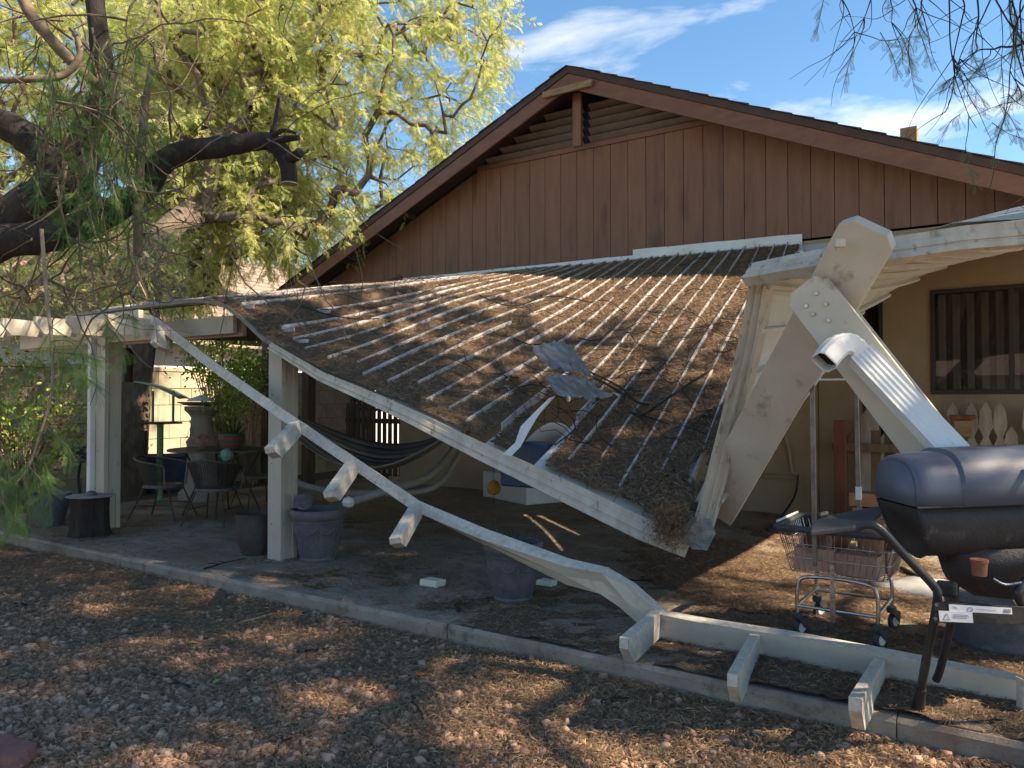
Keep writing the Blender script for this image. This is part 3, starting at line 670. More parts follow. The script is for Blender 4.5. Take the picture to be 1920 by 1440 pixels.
# ribs' torn sheet: curled scrap on top
def curled(name, pts_rows, label=None):
    n_ = 14; G_ = []
    cols_ = [smoothpts([Vector(p) for p in r_], 6) for r_ in pts_rows]
    for c in range(len(cols_[0])):
        line = smoothpts([r_[c] for r_ in cols_], 6)
        G_.append([p+Vector((0, 0, (.022 if c % 4 == 0 else 0)+.004*math.sin(c*1.3+i*.5)+.004*math.sin(i*1.1))) for i, p in enumerate(line)])
    m_ = MB(); m_.loft(G_, False); return m_.build(name, 'scrap', cover, solid=.003)
T0 = 6.55
curled('torn_panel', [[at(998, 650, t=6.9), at(1030, 644, t=6.95), at(1056, 642, t=7.0), at(1075, 655, t=7.0)], [at(1002, 668, t=6.8), at(1032, 662, t=6.85), at(1064, 660, t=6.9), at(1088, 672, t=6.9)], [at(1022, 684, t=6.7), at(1050, 680, t=6.8), at(1080, 680, t=6.8), at(1102, 690, t=6.8)], [at(1030, 690, t=6.65), at(1062, 696, t=6.7), at(1096, 704, t=6.7), at(1116, 716, t=6.7)]])
curled('torn_panel', [[at(1022, 706, t=6.6), at(1060, 704, t=6.7), at(1100, 712, t=6.7), at(1116, 722, t=6.7)], [at(1028, 722, t=6.5), at(1064, 722, t=6.6), at(1100, 728, t=6.6), at(1130, 736, t=6.6)], [at(1042, 742, t=6.4), at(1080, 746, t=6.45), at(1120, 748, t=6.45), at(1160, 742, t=6.5)], [at(1040, 736, t=6.45), at(1080, 738, t=6.5), at(1124, 741, t=6.5), at(1160, 738, t=6.5)]])
m_ = MB(); m_.loft([[at(1030, 746, t=6.4), at(1042, 742, t=6.45)], [at(1000, 775, t=6.3), at(1010, 778, t=6.3)], [at(976, 800, t=6.2), at(992, 808, t=6.2)], [at(966, 830, t=6.1), at(976, 838, t=6.1)], [at(942, 852, t=6.0), at(958, 856, t=6.0)]], False)
m_.build('torn_rib', 'white', cover, solid=.004)
# ---------------- posts
posts = []
def post(x, y, h, label):
    o = thing('patio_post', (x, y, 0), label, 'post', 'tall cream posts of the patio cover')
    MB().span((x-.10, y-.10, 0), (x+.095, y-.045, h)).build('front_plate', 'post', o, bevel=.003)
    MB().span((x-.045, y-.043, 0), (x+.04, y+.05, h-.02)).build('core', 'post', o, bevel=.003)
    MB().span((x+.043, y-.03, 0), (x+.075, y+.06, h-.02)).build('side_channel', 'post', o, bevel=.003)
    MB().span((x-.10, y+.053, 0), (x+.095, y+.11, h)).build('rear_plate', 'post', o, bevel=.003)
    for z in (.35, .95, h-.5):
        MB().tube([(x-.04, y-.098, z), (x-.04, y-.108, z)], .008, 8).build('bolt', 'chrome', o)
    return o
p2 = at(524, 1048, Z=0); p1 = at(203, 990, Z=0)
post(p2.x, 5.12, 2.13, 'upright cream post standing between the brown pot and the blue grey pot')
post(p1.x, 5.12, 2.45, 'upright fluted cream post with a white downspout beside the tree stump')
d1 = p1.x-.16
tag(MB().span((d1-.035, 4.96, .12), (d1+.04, 5.03, 2.35)).tube([(d1, 4.995, .13), (d1+.01, 4.98, .06), (d1+.03, 4.93, .02)], .036, 8).build('downspout', 'white', bevel=.006), 'white downspout running down the front of the left post', 'downspout')
# intact header beams over the left posts
hb = thing('header_beam', (-8.5, 5.12, 2.2), 'brown cream header beam across the tops of the two upright posts', 'beam')
MB().span((-11.6, 5.05, 2.28), (-6.9, 5.10, 2.47)).build('front_plank', 'post', hb, bevel=.004)
MB().span((-11.6, 5.17, 2.26), (-6.9, 5.22, 2.46)).build('rear_plank', 'post', hb, bevel=.004)
MB().bar((-9.0, 5.3, 2.42), (-6.35, 10.0, 2.55), .06, .2).build('rafter', 'darkfence', hb)  # cream board coloured dark brown, eave shade put into its colour
# leaning fallen post
lp = thing('leaning_post', (.5, 5.3, 0), 'leaning cream post with five bolts, propped under the tipped beam behind the grill', 'post')
a0 = at(1532, 560, t=4.62); b0 = at(1774, 872, t=4.26); dd = (b0-a0).normalized(); e0 = a0+dd*2.95; top0 = a0-dd*.10
nrm = -cf*.8-cw*.6; nrm = (nrm-dd*nrm.dot(dd)).normalized(); sdv = dd.cross(nrm).normalized()
def plate(pa, pb, wd, th, off, name, m, par_, cham=.05, both=False):
    d = (pb-pa).normalized(); s_ = sdv; o_ = nrm*off
    poly = [pa+s_*(wd/2)+d*cham, pa+s_*(wd/2-cham), pa-s_*(wd/2-cham), pa-s_*(wd/2)+d*cham, pb-s_*wd/2, pb+s_*wd/2]
    return MB().prism([p+o_ for p in poly], nrm*th).build(name, m, par_, bevel=.004)
plate(top0, e0, .27, .045, .06, 'front_plate', 'cream', lp, .055)
plate(a0+dd*.12, e0, .10, .075, -.03, 'core', 'cream', lp, .01)
plate(top0+dd*.15, e0, .25, .045, -.12, 'rear_plate', 'cream', lp, .055)
lpost = lp
for (px, py) in ((1543, 550), (1520, 572), (1564, 570), (1535, 588), (1568, 600)):
    c = at(px-4, py+2, t=4.6); q = c-nrm*((c-a0).dot(nrm)-.105); MB().tube([q-nrm*.004, q+nrm*.010], [.016, .012], 10).build('bolt', 'chrome', lp, smooth=True)
# loose downspout strapped on the leaning post
ds = thing('downspout', a0, 'ribbed white downspout with a cut elbow mouth lying along the leaning post', 'downspout')
def ribbed(pa, pb, wd, dp, upv, name, m, par_, groove=5):
    d = (pb-pa).normalized(); s_ = d.cross(upv).normalized(); u_ = s_.cross(d).normalized(); prof = []
    for k in range(groove*2+1):
        x = -wd/2+wd*k/(groove*2); prof.append((x, dp/2-(.003 if k % 2 else 0)))
    for k in range(7): prof.append((wd/2-(.004 if k % 2 else 0), dp/2-dp*(k+.5)/7))
    for k in range(groove*2+1):
        x = wd/2-wd*k/(groove*2); prof.append((x, -dp/2+(.005 if k % 2 else 0)))
    prof += [(-wd/2, -dp/2+.01), (-wd/2, dp/2-.01)]
    return MB().loft([[p+s_*a+u_*b for a, b in prof] for p in (pa, pb)], True, False).build(name, m, par_)
u0 = at(1612, 664, t=4.29); u1 = at(1816, 880, t=3.90)
ribbed(u0, u1, .14, .10, -cf, 'downspout_pipe', 'white', ds)
el = smoothpts([u0+(u1-u0)*.05, u0, at(1594, 647, t=4.28), at(1574, 648, t=4.24), at(1556, 664, t=4.18), at(1545, 680, t=4.14)], 5)
rings = []
for k, p in enumerate(el):
    d = (el[min(k+1, len(el)-1)]-el[max(k-1, 0)]).normalized(); s_ = d.cross(-cf).normalized(); u_ = s_.cross(d).normalized(); g_ = .004*(k % 2) if k < 16 else 0
    a_, b_ = .060-g_, .048-g_; rings.append([p+s_*x+u_*y for x, y in ((a_, b_*.6), (a_*.7, b_), (0, b_), (-a_*.7, b_), (-a_, b_*.6), (-a_, -b_*.6), (-a_*.7, -b_), (0, -b_), (a_*.7, -b_), (a_, -b_*.6))])
MB().loft(rings, True, False).build('elbow', 'white', ds, smooth=True, solid=.004)
MB().loft([[p+(el[-4]-el[-1])*.9 if 0 else p for p in [q+(c-q)*.06+(el[-5]-el[-1]) for q, c in zip(rings[-1], [el[-1]]*10)]], [el[-5]]*10], True).build('elbow_shade', 'room', ds)  # near black disc inside the pipe, shade put in as colour

# tipped header beam with chamfered end
tb = thing('tipped_beam', at(1350, 925, t=5.8), 'tipped cream header beam with chamfered end sticking up above the gutter', 'beam')
ba, bb_ = at(1338, 960, t=6.0), at(1634, 424, t=4.30)
bd = (ba-bb_).normalized(); nrm = -cf*.9-cw*.42; nrm = (nrm-bd*nrm.dot(bd)).normalized(); sdv = bd.cross(nrm).normalized()
plate(bb_, ba, .32, .09, -.06, 'front_plank', 'cream', tb, .06)
plate(bb_+bd*.9, ba, .24, .05, -.17, 'rear_plank', 'cream', tb, .06)
MB().box(at(1574, 456, t=4.34), (.06, .04, .05), Matrix((cw, cf, Vector((0, 0, 1)))).transposed()).build('bracket', 'cream', tb, bevel=.008)
MB().bar(at(1592, 590, t=5.1), at(1735, 770, t=4.9), .12, .05).build('brace', 'cream', lpost, bevel=.004)
# ---------------- fallen fascia with rafter tails
fas = thing('fallen_fascia', (-2, 4.77, 0), 'long fallen cream fascia with rafter tails, bent from the left eave to the patio', 'fascia')
FP = [(-11.9, 590, None)]
fpx = [(266, 588), (290, 596), (400, 680), (530, 771), (650, 852), (780, 940), (900, 992), (1060, 1052), (1130, 1068), (1180, 1098), (1240, 1150), (1300, 1162), (1480, 1190), (1650, 1222), (1912, 1274)]
fpts = [at(a, b, Y=4.77) for a, b in fpx]
fpts = fpts[:10]+[fpts[10]]+[Vector((p.x, 4.77, p.z)) for p in fpts[11:]]
rf, rt2 = [], []
nf_ = len(fpts)
for i, p in enumerate(fpts):
    d = (fpts[min(i+1, nf_-1)]-fpts[max(i-1, 0)]).normalized(); u = max(0, min(1, (p.x+7.5)/5.5)); h = .13+.045*u
    out = Vector((0, -1, 0)); up = d.cross(out); up = -up if up.z < 0 else up
    tl = 1.15*max(0, min(1, (-2.25-p.x)/1.6))+.10; tp = .085
    o2 = (out*math.cos(tl)-up*math.sin(tl)); u2 = (up*math.cos(tl)+out*math.sin(tl)); q = p-up*(tp*math.sin(tl))
    b_ = .022*math.sin(i*2.2) if 6 < i < 11 else 0
    rf.append([q-u2*.006, q-u2*(h*.5)+o2*b_, q-u2*h, q-u2*h-o2*.03, q-u2*(h-.006)-o2*.03, q-u2*(h-.006)-o2*.006, q-u2*(h*.5)+o2*(b_-.006), q-u2*.006-o2*.006])
    rt2.append([q+o2*.003+u2*.0, q+o2*.003-u2*.005, q-o2*tp-u2*.005, q-o2*tp-u2*.035, q-o2*(tp+.004)-u2*.035, q-o2*(tp+.004)])
MB().loft(rf, True, True).build('front_face', 'cream', fas, bevel=.001)
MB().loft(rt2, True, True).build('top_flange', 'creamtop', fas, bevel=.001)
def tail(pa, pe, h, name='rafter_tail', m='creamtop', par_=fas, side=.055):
    """C channel from pa to pe, web at the right, chamfered lower end"""
    d = (pe-pa).normalized(); sx = Vector((1, 0, 0)); sx = (sx-d*sx.dot(d)).normalized(); up = sx.cross(d).normalized()
    if up.z < 0: up = -up
    l = (pe-pa).length; th = .006
    web = [pa, pa+d*l, pa+d*l-up*(h*.35), pa+d*(l-.10)-up*h, pa-up*h]
    MB().prism(web, -sx*th).prism([pa, pa-sx*side, pa+d*l-sx*side, pa+d*l], up*th).prism([pa+d*l, pa+d*l-sx*side, pa+d*l-sx*side-up*(h*.35), pa+d*l-up*(h*.35)], -d*.004).prism([pa+d*l-up*(h*.35), pa+d*l-sx*side-up*(h*.35), pa+d*(l-.10)-sx*side-up*h, pa+d*(l-.10)-up*h], -d*.004).prism([pa-sx*side+d*.0, pa-sx*side+d*l, pa-sx*side+d*l-up*.03, pa-sx*side-up*.03], sx*.004).build(name, m, par_, bevel=.0015)
def tl_(a, b, Ya, t_, h, **k): pa = at(*a, Y=Ya); tail(pa, at(*b, t=t_), h, **k)
tl_((560, 790), (514, 838), 4.75, 6.35, .13, side=.085)
tl_((666, 864), (625, 922), 4.75, 5.95, .12, side=.085)
tl_((788, 945), (751, 1009), 4.75, 5.5, .11, side=.085)
def tl2(a, b, Yb, h=.165):
    pa = at(*a, Y=4.76); pe = at(*b, Y=Yb); tail(pa, pe, h, side=.058)
tl2((1238, 1148), (1179, 1199), 4.1); tl2((1424, 1192), (1385, 1268), 3.92); tl2((1660, 1238), (1616, 1313), 3.9)
tl_((300, 606), (290, 640), 4.75, 8.0, .22)
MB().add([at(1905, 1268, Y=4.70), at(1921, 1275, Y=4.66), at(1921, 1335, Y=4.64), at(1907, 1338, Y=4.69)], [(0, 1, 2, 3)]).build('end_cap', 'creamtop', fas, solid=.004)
# upright part of the fascia at left, with rafter tails facing us
uf = thing('left_fascia', (-9.5, 4.77, 2.5), 'upright cream eave fascia with chamfered rafter tails above the left post', 'fascia')
MB().span((-13.2, 4.73, 2.42), (fpts[0].x, 4.79, 2.575)).build('fascia_channel', 'cream', uf, bevel=.004)
tx = fpts[0].x+.02
ends = [(203, 590), (127, 592), (67, 594), (5, 597), (-60, 600)]
for (px, py) in ends:
    pe = at(px, py, Y=4.28); tail(Vector((pe.x+.02, 4.73, pe.z-.012)), pe, .19, m='cream', par_=uf, side=.06)

# ================================================================== YARD WALL, NEIGHBOURS
bw = thing('block_wall', (-12.95, 7, 0), 'tan block garden wall behind the patio table, patched with sun', 'wall')
BX = -13.0
MB().span((BX-.19, -2, -.3), (BX-.015, 13.5, 2.1)).build('mortar_bed', 'mortar', bw)
me0 = None
for r_ in range(7):
    z0 = -.02+r_*.303; y = 2.6+(r_ % 2)*.22
    while y < 13:
        if me0 is None:
            o = MB().box((0, 0, 0), (.06, .435, .29)).build('block', 'block', bw); me0 = o.data
            q = o.modifiers.new('b', 'BEVEL'); q.width = .006; q.segments = 1
        else: o = link('block', me0, None, bw)
        o.location = (BX-.03+.03+random.uniform(-.003, .003), y+.22, z0+.145); y += .445
for y in np.arange(2.7, 13, .89): MB().span((BX-.22, y+.003, 2.1), (BX+.04, y+.887, 2.17)).build('cap', 'block', bw, bevel=.006)
nb = thing('neighbour_house', (-21, 12, 0), 'pale neighbouring house with tan shingle roof beyond the block wall', 'house')
MB().span((-26, 6, -.2), (-19, 24, 3.1)).build('wall', 'whitewall', nb)
for k in range(22):
    u0_, u1_ = k/22, (k+1)/22; x0 = -18.4-4.1*u0_; x1 = -18.4-4.1*u1_; z0 = 3.05+3.4*u0_; z1 = 3.05+3.4*u1_
    MB().add([(x0, 5.4, z0+.03), (x0, 24.5, z0+.03), (x1-.03, 24.5, z1+.01), (x1-.03, 5.4, z1+.01), (x0, 5.4, z0), (x0, 24.5, z0), (x1-.03, 24.5, z1-.03), (x1-.03, 5.4, z1-.03)], [(0,1,2,3),(0,4,5,1),(7,6,5,4),(0,3,7,4),(1,5,6,2)]).build('roof_course', 'tanroof', nb)
MB().prism([(-18.6, 5.95, 3.05), (-26.4, 5.95, 3.05), (-22.5, 5.95, 6.4)], (0, .1, 0)).build('gable', 'whitewall', nb)
# house behind the camera (seen only mirrored in the window)
bh = thing('rear_house', (0, -16, 0), 'house across the yard, behind the photographer, mirrored in the window', 'house')
MB().span((-12, -22, -.2), (12, -15, 2.6)).build('wall', 'whitewall', bh)
for k in range(16):
    y0_ = -14.4-.24*k; z0 = 2.55+.11*k
    MB().add([(-12.5, y0_, z0+.03), (12.5, y0_, z0+.03), (12.5, y0_-.26, z0+.12), (-12.5, y0_-.26, z0+.12), (-12.5, y0_, z0), (12.5, y0_, z0)], [(0,1,2,3),(4,5,1,0)]).build('roof_course', 'tanroof', bh)
MB().span((-3, -15.03, .9), (-1, -14.98, 2.0)).build('window', 'room', bh)
# picket fence and lattice in the side passage
pf = thing('picket_fence', (-11.3, 11.6, 0), 'dark picket fence in the side passage behind the hammock', 'fence')
x = -11.9
while x < -10.0:
    h = 1.45+.06*math.sin(x*5); MB().prism([(x, 11.5, .05), (x+.10, 11.5, .05), (x+.10, 11.5, h), (x+.05, 11.5, h+.09), (x, 11.5, h)], (0, .02, 0)).build('picket', 'darkfence', pf); x += .148
MB().span((-11.95, 11.525, .4), (-9.97, 11.56, .5)).span((-11.95, 11.525, 1.1), (-9.97, 11.56, 1.2)).build('rail', 'darkfence', pf)
lt = thing('lattice_panel', (-11, 11.8, 1.4), 'dark diagonal lattice panel above the picket fence', 'lattice')
m_ = MB(); 
for k in range(-8, 16):
    x0 = -12.0+k*.16
    for sg in (1, -1):
        pts = []
        a_ = Vector((x0, 11.8+.02*sg, 1.35)) if sg > 0 else Vector((x0+1.0, 11.8-.02, 1.35)); b_ = a_+Vector((sg*1.0, 0, 1.0))
        lo, hi = -12.0, -10.0
        f0, f1 = 0, 1
        if sg > 0: f0 = max(0, (lo-a_.x)); f1 = min(1, hi-a_.x)
        else: f0 = max(0, a_.x-hi); f1 = min(1, a_.x-lo)
        if f1-f0 > .05: m_.bar(a_.lerp(b_, f0), a_.lerp(b_, f1), .012, .045)
m_.build('slats', 'darkfence', lt)['kind'] = 'stuff'
MB().span((-12.05, 11.77, 0), (-11.97, 11.85, 2.9)).span((-10.02, 11.77, 0), (-9.96, 11.85, 2.4)).span((-11.96, 11.77, 2.36), (-10.03, 11.85, 2.42)).build('frame', 'darkfence', lt)
for x_, l_ in ((-11.0, 'dark post in the side passage left of the lattice'), (-12.15, 'dark post in the side passage near the block wall')):
    tag(MB().span((x_-.09, 9.6, 0), (x_+.09, 9.78, 2.9)).build('passage_post', 'darkfence', bevel=.01), l_, 'post')

# ================================================================== OBJECTS ON THE PATIO
def flat(p): return Vector((p[0], p[1], 0))
def pot(px, py, wpx, hpx, name, m, label, cat='pot', style='rim', z=0, group=None, soil=True, taper=.62):
    c = at(px, py, Z=z); t = (c-Vector((0, 0, CAMH))).dot(cf)/1.0; r = wpx/F*t/2; c = c+Vector((-.556, .831, 0))*r*taper; c.z = z; h = hpx/F*t*1.0
    o = thing(name, c, label, cat, group)
    if style == 'rim': prof = [(0, 0), (r*taper, 0), (r*taper*1.05, h*.05), (r*taper*1.02, h*.08), (r*taper*1.08, h*.12), (r*.86, h*.72), (r*.87, h*.75), (r*.9, h*.77), (r*.9, h*.8), (r*.97, h*.84), (r, h*.9), (r, h*.96), (r*.96, h), (r*.88, h), (r*.85, h*.93), (r*.8, h*.6)]
    elif style == 'bowl': prof = [(0, 0), (r*taper, 0), (r*.9, h*.35), (r, h*.62), (r*.96, h*.85), (r*1.0, h*.93), (r*1.03, h), (r*.97, h), (r*.92, h*.9), (r*.9, h*.8)]
    else: prof = [(0, 0), (r*taper, 0), (r*.75, h*.2), (r, h*.95), (r, h), (r*.94, h), (r*.88, h*.8)]
    MB().lathe(prof, c, 40).build('body', m, o, smooth=True)
    if style == 'rim':       # raised swags round the side
        q = MB()
        for k in range(8):
            a0_ = 2*PI*k/8; pts = []
            for j in range(9):
                a_ = a0_+(2*PI/8)*j/8; zz = h*(.66-.12*math.sin(PI*j/8)); rr = r*(.80+.02*0)+r*.065*(zz/h-.55)/.2; pts.append((c.x+rr*math.cos(a_), c.y+rr*math.sin(a_), z+zz))
            q.tube(pts, r*.035, 5)
            a_ = a0_; q.tube([(c.x+r*.83*math.cos(a_), c.y+r*.83*math.sin(a_), z+h*.68), (c.x+r*.76*math.cos(a_), c.y+r*.76*math.sin(a_), z+h*.42), (c.x+r*.73*math.cos(a_), c.y+r*.73*math.sin(a_), z+h*.28)], [r*.05, r*.055, r*.02], 5)
        q.build('relief', m, o, smooth=True)
    if soil: MB().lathe([(r*.86, h*.86), (r*.5, h*.88), (0.001, h*.885)], c, 24).build('soil', 'soilpot', o)
    return o, c, r, h
pb, cb_, rb, hb_ = pot(472, 1043, 78, 78, 'plant_pot', 'potbrown', 'dark hammered brown pot behind the upright middle post', style='bowl', taper=.66)
pg1, cg1, rg1, hg1 = pot(588, 1056, 108, 98, 'plant_pot', 'potgrey', 'blue grey pot with rope coiled on its rim, right of the middle post')
m_ = MB(); cc = cg1+Vector((-.12, -.08, hg1+.02))
for k in range(9):
    a0_ = k*.5; m_.tube([cc+Vector((.09*math.cos(a)*(1-.05*k), .08*math.sin(a+.2*a0_), .02*math.sin(2*a+a0_)+.012*k)) for a in np.linspace(0, 2*PI, 22)], .010, 6)
tag(m_.build('rope_coil', 'potgrey', smooth=True), 'grey rope coil lying on the rim of the pot', 'rope')
pg2, cg2, rg2, hg2 = pot(962, 1133, 118, 112, 'plant_pot', 'potgrey', 'blue grey resin pot with a spiky dead plant under the fallen fascia')
pl = MB()
for k in range(34):
    a = random.uniform(0, 2*PI); e = random.uniform(.3, 1.2); l = random.uniform(.12, .32); b_ = cg2+Vector((.04*math.cos(a), .04*math.sin(a), hg2*.88))
    d = Vector((math.cos(a)*math.cos(e), math.sin(a)*math.cos(e), math.sin(e))); pl.tube([b_, b_+d*l*.6, b_+d*l+Vector((0, 0, -.04))], [.006, .004, .0015], 4)
pl.build('plant', 'leafS', pg2)
pot(72, 990, 80, 62, 'plant_pot', 'potgrey', 'dark pot at the far left edge below the hanging sprays', style='plain', taper=.7)
# stump with plate
sp = at(160, 1008, Z=0); st = thing('tree_stump', sp, 'short cut stump with a round slab on top beside the left post', 'stump')
sp2 = sp+Vector((-.08, .1, 0)); q = MB(); rings = []
for z_, r_ in ((-.01, .225), (.08, .2), (.3, .19), (.44, .195)):
    rings.append([sp2+Vector(((r_+.02*math.sin(a*5)+.012*math.sin(a*11))*math.cos(a), (r_+.02*math.sin(a*5))*math.sin(a), z_)) for a in np.linspace(0, 2*PI, 32, endpoint=False)])
q.loft(rings, True, True).build('trunk_section', 'bark', st)
tag(MB().lathe([(0, .445), (.22, .445), (.265, .462), (.25, .47), (0, .468)], sp2, 30).build('slab_disc', 'stonecol', st, smooth=True))
tag(MB().lathe([(0, 0), (.07, 0), (.06, .03), (.03, .05), (0, .055)], sp2+Vector((0, 0, .469)), 16).build('small_ornament', 'ironlight', smooth=True), 'small metal ornament on top of the stump slab', 'ornament')
# blue bowl stand
bp = at(150, 925, X=-12.1); bs = thing('bowl_stand', (bp.x, bp.y, 0), 'blue glazed bowl on a thin dark stand left of the post', 'planter')
bc = Vector((bp.x, bp.y, 0)); bz0 = at(150, 925, X=-12.1).z
MB().lathe([(0, .62), (.14, .62), (.17, .65), (.15, .68), (.2, .72), (.29, .86), (.31, .88), (.27, .88), (.2, .76), (0, .74)], bc, 30).build('bowl', 'blueglaze', bs, smooth=True)
MB().tube([bc+Vector((0, 0, .62)), bc+Vector((-.05, 0, .4)), bc+Vector((0, 0, .1)), bc], .022, 8).build('stem', 'iron', bs); MB().lathe([(0, .0), (.16, .0), (.15, .03), (0, .03)], bc, 20).build('foot', 'iron', bs)
# big blue tub
bt = at(285, 925, Z=0)+Vector((-.6, .6, 0)); tub = thing('blue_tub', bt, 'large round dark blue tub behind the wire chair', 'tub')
MB().lathe([(0, 0), (.62, 0), (.72, .58), (.77, .6), (.77, .66), (.7, .66), (.68, .5), (0, .45)], bt, 48).build('body', 'blue', tub, smooth=True)
# patio table
tcx = at(418, 838, t=10.6); tz = .90; tcx.z = 0
tab = thing('patio_table', tcx, 'round wire mesh patio table with a striped pot on it', 'table')
m_ = MB(); rt_ = .70
m_.tube([tcx+Vector((rt_*math.cos(a), rt_*math.sin(a), tz)) for a in np.linspace(0, 2*PI, 49)], .014, 6); m_.build('rim', 'ironlight', tab, smooth=True)
MB().lathe([(0, tz-.003), (rt_, tz-.003), (rt_, tz+.003), (0, tz+.003)], tcx, 48).build('mesh_top', 'iron', tab)
for k in range(4):
    a = PI/4+k*PI/2; MB().tube([tcx+Vector((.5*math.cos(a), .5*math.sin(a), tz-.01)), tcx+Vector((.3*math.cos(a), .3*math.sin(a), .5)), tcx+Vector((.52*math.cos(a), .52*math.sin(a), 0))], .014, 6).build('leg', 'iron', tab, smooth=True)
def chair(cx, cy, rz, label, s=1.0):
    o = thing('wire_chair', (cx, cy, 0), label, 'chair', 'wire mesh chairs around the patio table')
    xf = Matrix.Translation((cx, cy, 0)) @ Matrix.Rotation(rz, 4, 'Z') @ Matrix.Scale(s, 4)
    a_ = np.linspace(-1.95, 1.95, 49)        # open towards +x... back at -x
    top = [Vector((-.34*math.cos(a)*1.0, .33*math.sin(a), .84-.10*abs(a)/1.95)) for a in a_]; bot = [Vector((-.19*math.cos(a)-.02, .20*math.sin(a), .44)) for a in a_]
    MB().tube(top, .012, 6).build('rim', 'ironlight', o, smooth=True, xf=xf)
    m_ = MB()
    for t0_, b0_ in zip(top[::1], bot[::1]): m_.tube([b0_, t0_], .0042, 3, caps=False)
    for f_ in np.linspace(.06, .96, 24): m_.tube([b.lerp(t, f_) for t, b in zip(top, bot)], .004, 3, caps=False)
    m_.build('backrest', 'iron', o, xf=xf)
    MB().lathe([(0, .425), (.23, .425), (.25, .44), (.24, .46), (0, .475)], (.02, 0, 0), 28).build('seat', 'ironlight', o, smooth=True, xf=xf)
    MB().tube([Vector((.02+.25*math.cos(a), .25*math.sin(a), .43)) for a in np.linspace(0, 2*PI, 25)], .01, 6).build('seat_ring', 'ironlight', o, smooth=True, xf=xf)
    for sx in (-1, 1):
        for sy in (-1, 1):
            MB().tube([Vector((.02+sx*.17, sy*.17, .43)), Vector((.02+sx*.24, sy*.23, .22)), Vector((.02+sx*.33, sy*.28, 0))], .010, 6).build('leg', 'iron', o, smooth=True, xf=xf)
        MB().tube([Vector((-.2, sx*.235, .20)), Vector((.24, sx*.235, .20))], .007, 5).build('brace', 'iron', o, xf=xf)
    for sy in (-1, 1): MB().tube([Vector((.14, sy*.30, .74)), Vector((.2, sy*.30, .70)), Vector((.19, sy*.26, .43))], .011, 6).build('arm', 'ironlight', o, smooth=True, xf=xf)
c1 = at(298, 975, Z=0); c2 = at(398, 985, Z=0); c3 = at(470, 950, Z=0); c4 = at(330, 905, Z=0)
chair(c1.x-.1, c1.y+.1, R(28), 'wire barrel chair seen from the side, nearest the left post')
chair(c2.x-.1, c2.y+.1, R(118), 'wire barrel chair seen from behind, in front of the patio table')
chair(c3.x+.05, c3.y+.1, R(165), 'dark wire chair partly hidden behind the middle post')
chair(at(420, 905, Z=0).x, at(420, 905, Z=0).y, R(-80), 'wire chair on the far side of the patio table')
sp_ = tcx+Vector((.12, .05, tz)); stp = thing('striped_pot', sp_, 'red striped pot of green sprigs on the patio table', 'pot')
MB().lathe([(0, 0), (.13, 0), (.17, .12), (.18, .22), (.16, .22), (.15, .17), (0, .17)], sp_, 28).build('body', 'mask', stp, smooth=True)
m_ = MB()
for k in range(40):
    a = random.uniform(0, 2*PI); e = random.uniform(.5, 1.4); l = random.uniform(.12, .26); b_ = sp_+Vector((.07*math.cos(a), .07*math.sin(a), .17)); d = Vector((math.cos(a)*math.cos(e), math.sin(a)*math.cos(e), math.sin(e)))
    m_.bar(b_, b_+d*l, .02, .002)
m_.build('plant', 'leafO', stp)
rd = tcx+Vector((-.18, -.2, tz)); m_ = MB()
for k in range(26):
    c = rd+Vector((random.gauss(0, .06), random.gauss(0, .06), random.uniform(.02, .2))); m_.box(c, (.05, .05, .01), Matrix.Rotation(random.uniform(0, 3), 3, 'X') @ Matrix.Rotation(random.uniform(0, 3), 3, 'Y'))
tag(m_.build('dried_flowers', 'terra'), 'dried dark red flowers on the table beside the striped pot', 'flowers')
bl = at(425, 853, t=9.95); tag(MB().lathe([(0, -.09), (.05, -.07), (.085, -.01), (.07, .05), (.03, .08), (0, .085)], bl, 9).build('glass_ornament', 'glassgreen'), 'pale turquoise glass ornament at the near edge of the table', 'ornament')
# pedestal
pd = at(378, 880, t=12.2); pd.z = 0; pe_ = thing('stone_pedestal', pd, 'fluted stone pedestal with a wide basin behind the patio table', 'pedestal')
MB().lathe([(0, 0), (.34, 0), (.34, .12), (.26, .2), (.2, .8), (.235, .92), (.18, 1.0), (.18, 1.02), (.16, 1.30), (.2, 1.36), (.26, 1.42), (.26, 1.48), (0, 1.48)], pd, 32, ripple=.025).build('column', 'stonecol', pe_, smooth=True)
MB().lathe([(0, 1.485), (.2, 1.485), (.38, 1.54), (.36, 1.55), (0, 1.51)], pd, 30).build('basin', 'stonecol', pe_, smooth=True)
tag(MB().lathe([(.22, 1.56), (.18, 1.6), (.0, 1.66)], pd+Vector((.05, -.05, 0)), 24).build('white_dish', 'whitepl', smooth=True), 'white upturned dish on the pedestal basin', 'dish')
# green bird feeder
bf = at(300, 860, t=12.0); bf.z = 0; fd = thing('bird_feeder', bf, 'green pole feeder with a tilted glass roof before the block wall', 'bird feeder')
MB().tube([bf, bf+Vector((0, 0, 1.2))], .05, 8).build('pole', 'green', fd, smooth=True); MB().box(bf+Vector((0, 0, 1.22)), (.46, .46, .03)).build('tray', 'iron', fd)
for s_ in (-.12, .2): MB().tube([bf+Vector((s_*.83, s_*.55, 1.23)), bf+Vector((s_*.83, s_*.55, 1.72))], .022, 6).build('upright', 'green', fd)
m_ = MB(); m_.loft([[bf+Vector((cw.x*(a*.35+.03), cw.y*(a*.35+.03), 1.78-.13*a-.04*a*a))+Vector((-cf.x*b, -cf.y*b, -.02*abs(b)*3)) for b in (-.2, -.07, .07, .2)] for a in np.linspace(-1, 1, 9)], False).build('roof', 'glassgreen', fd, smooth=True, solid=.012)
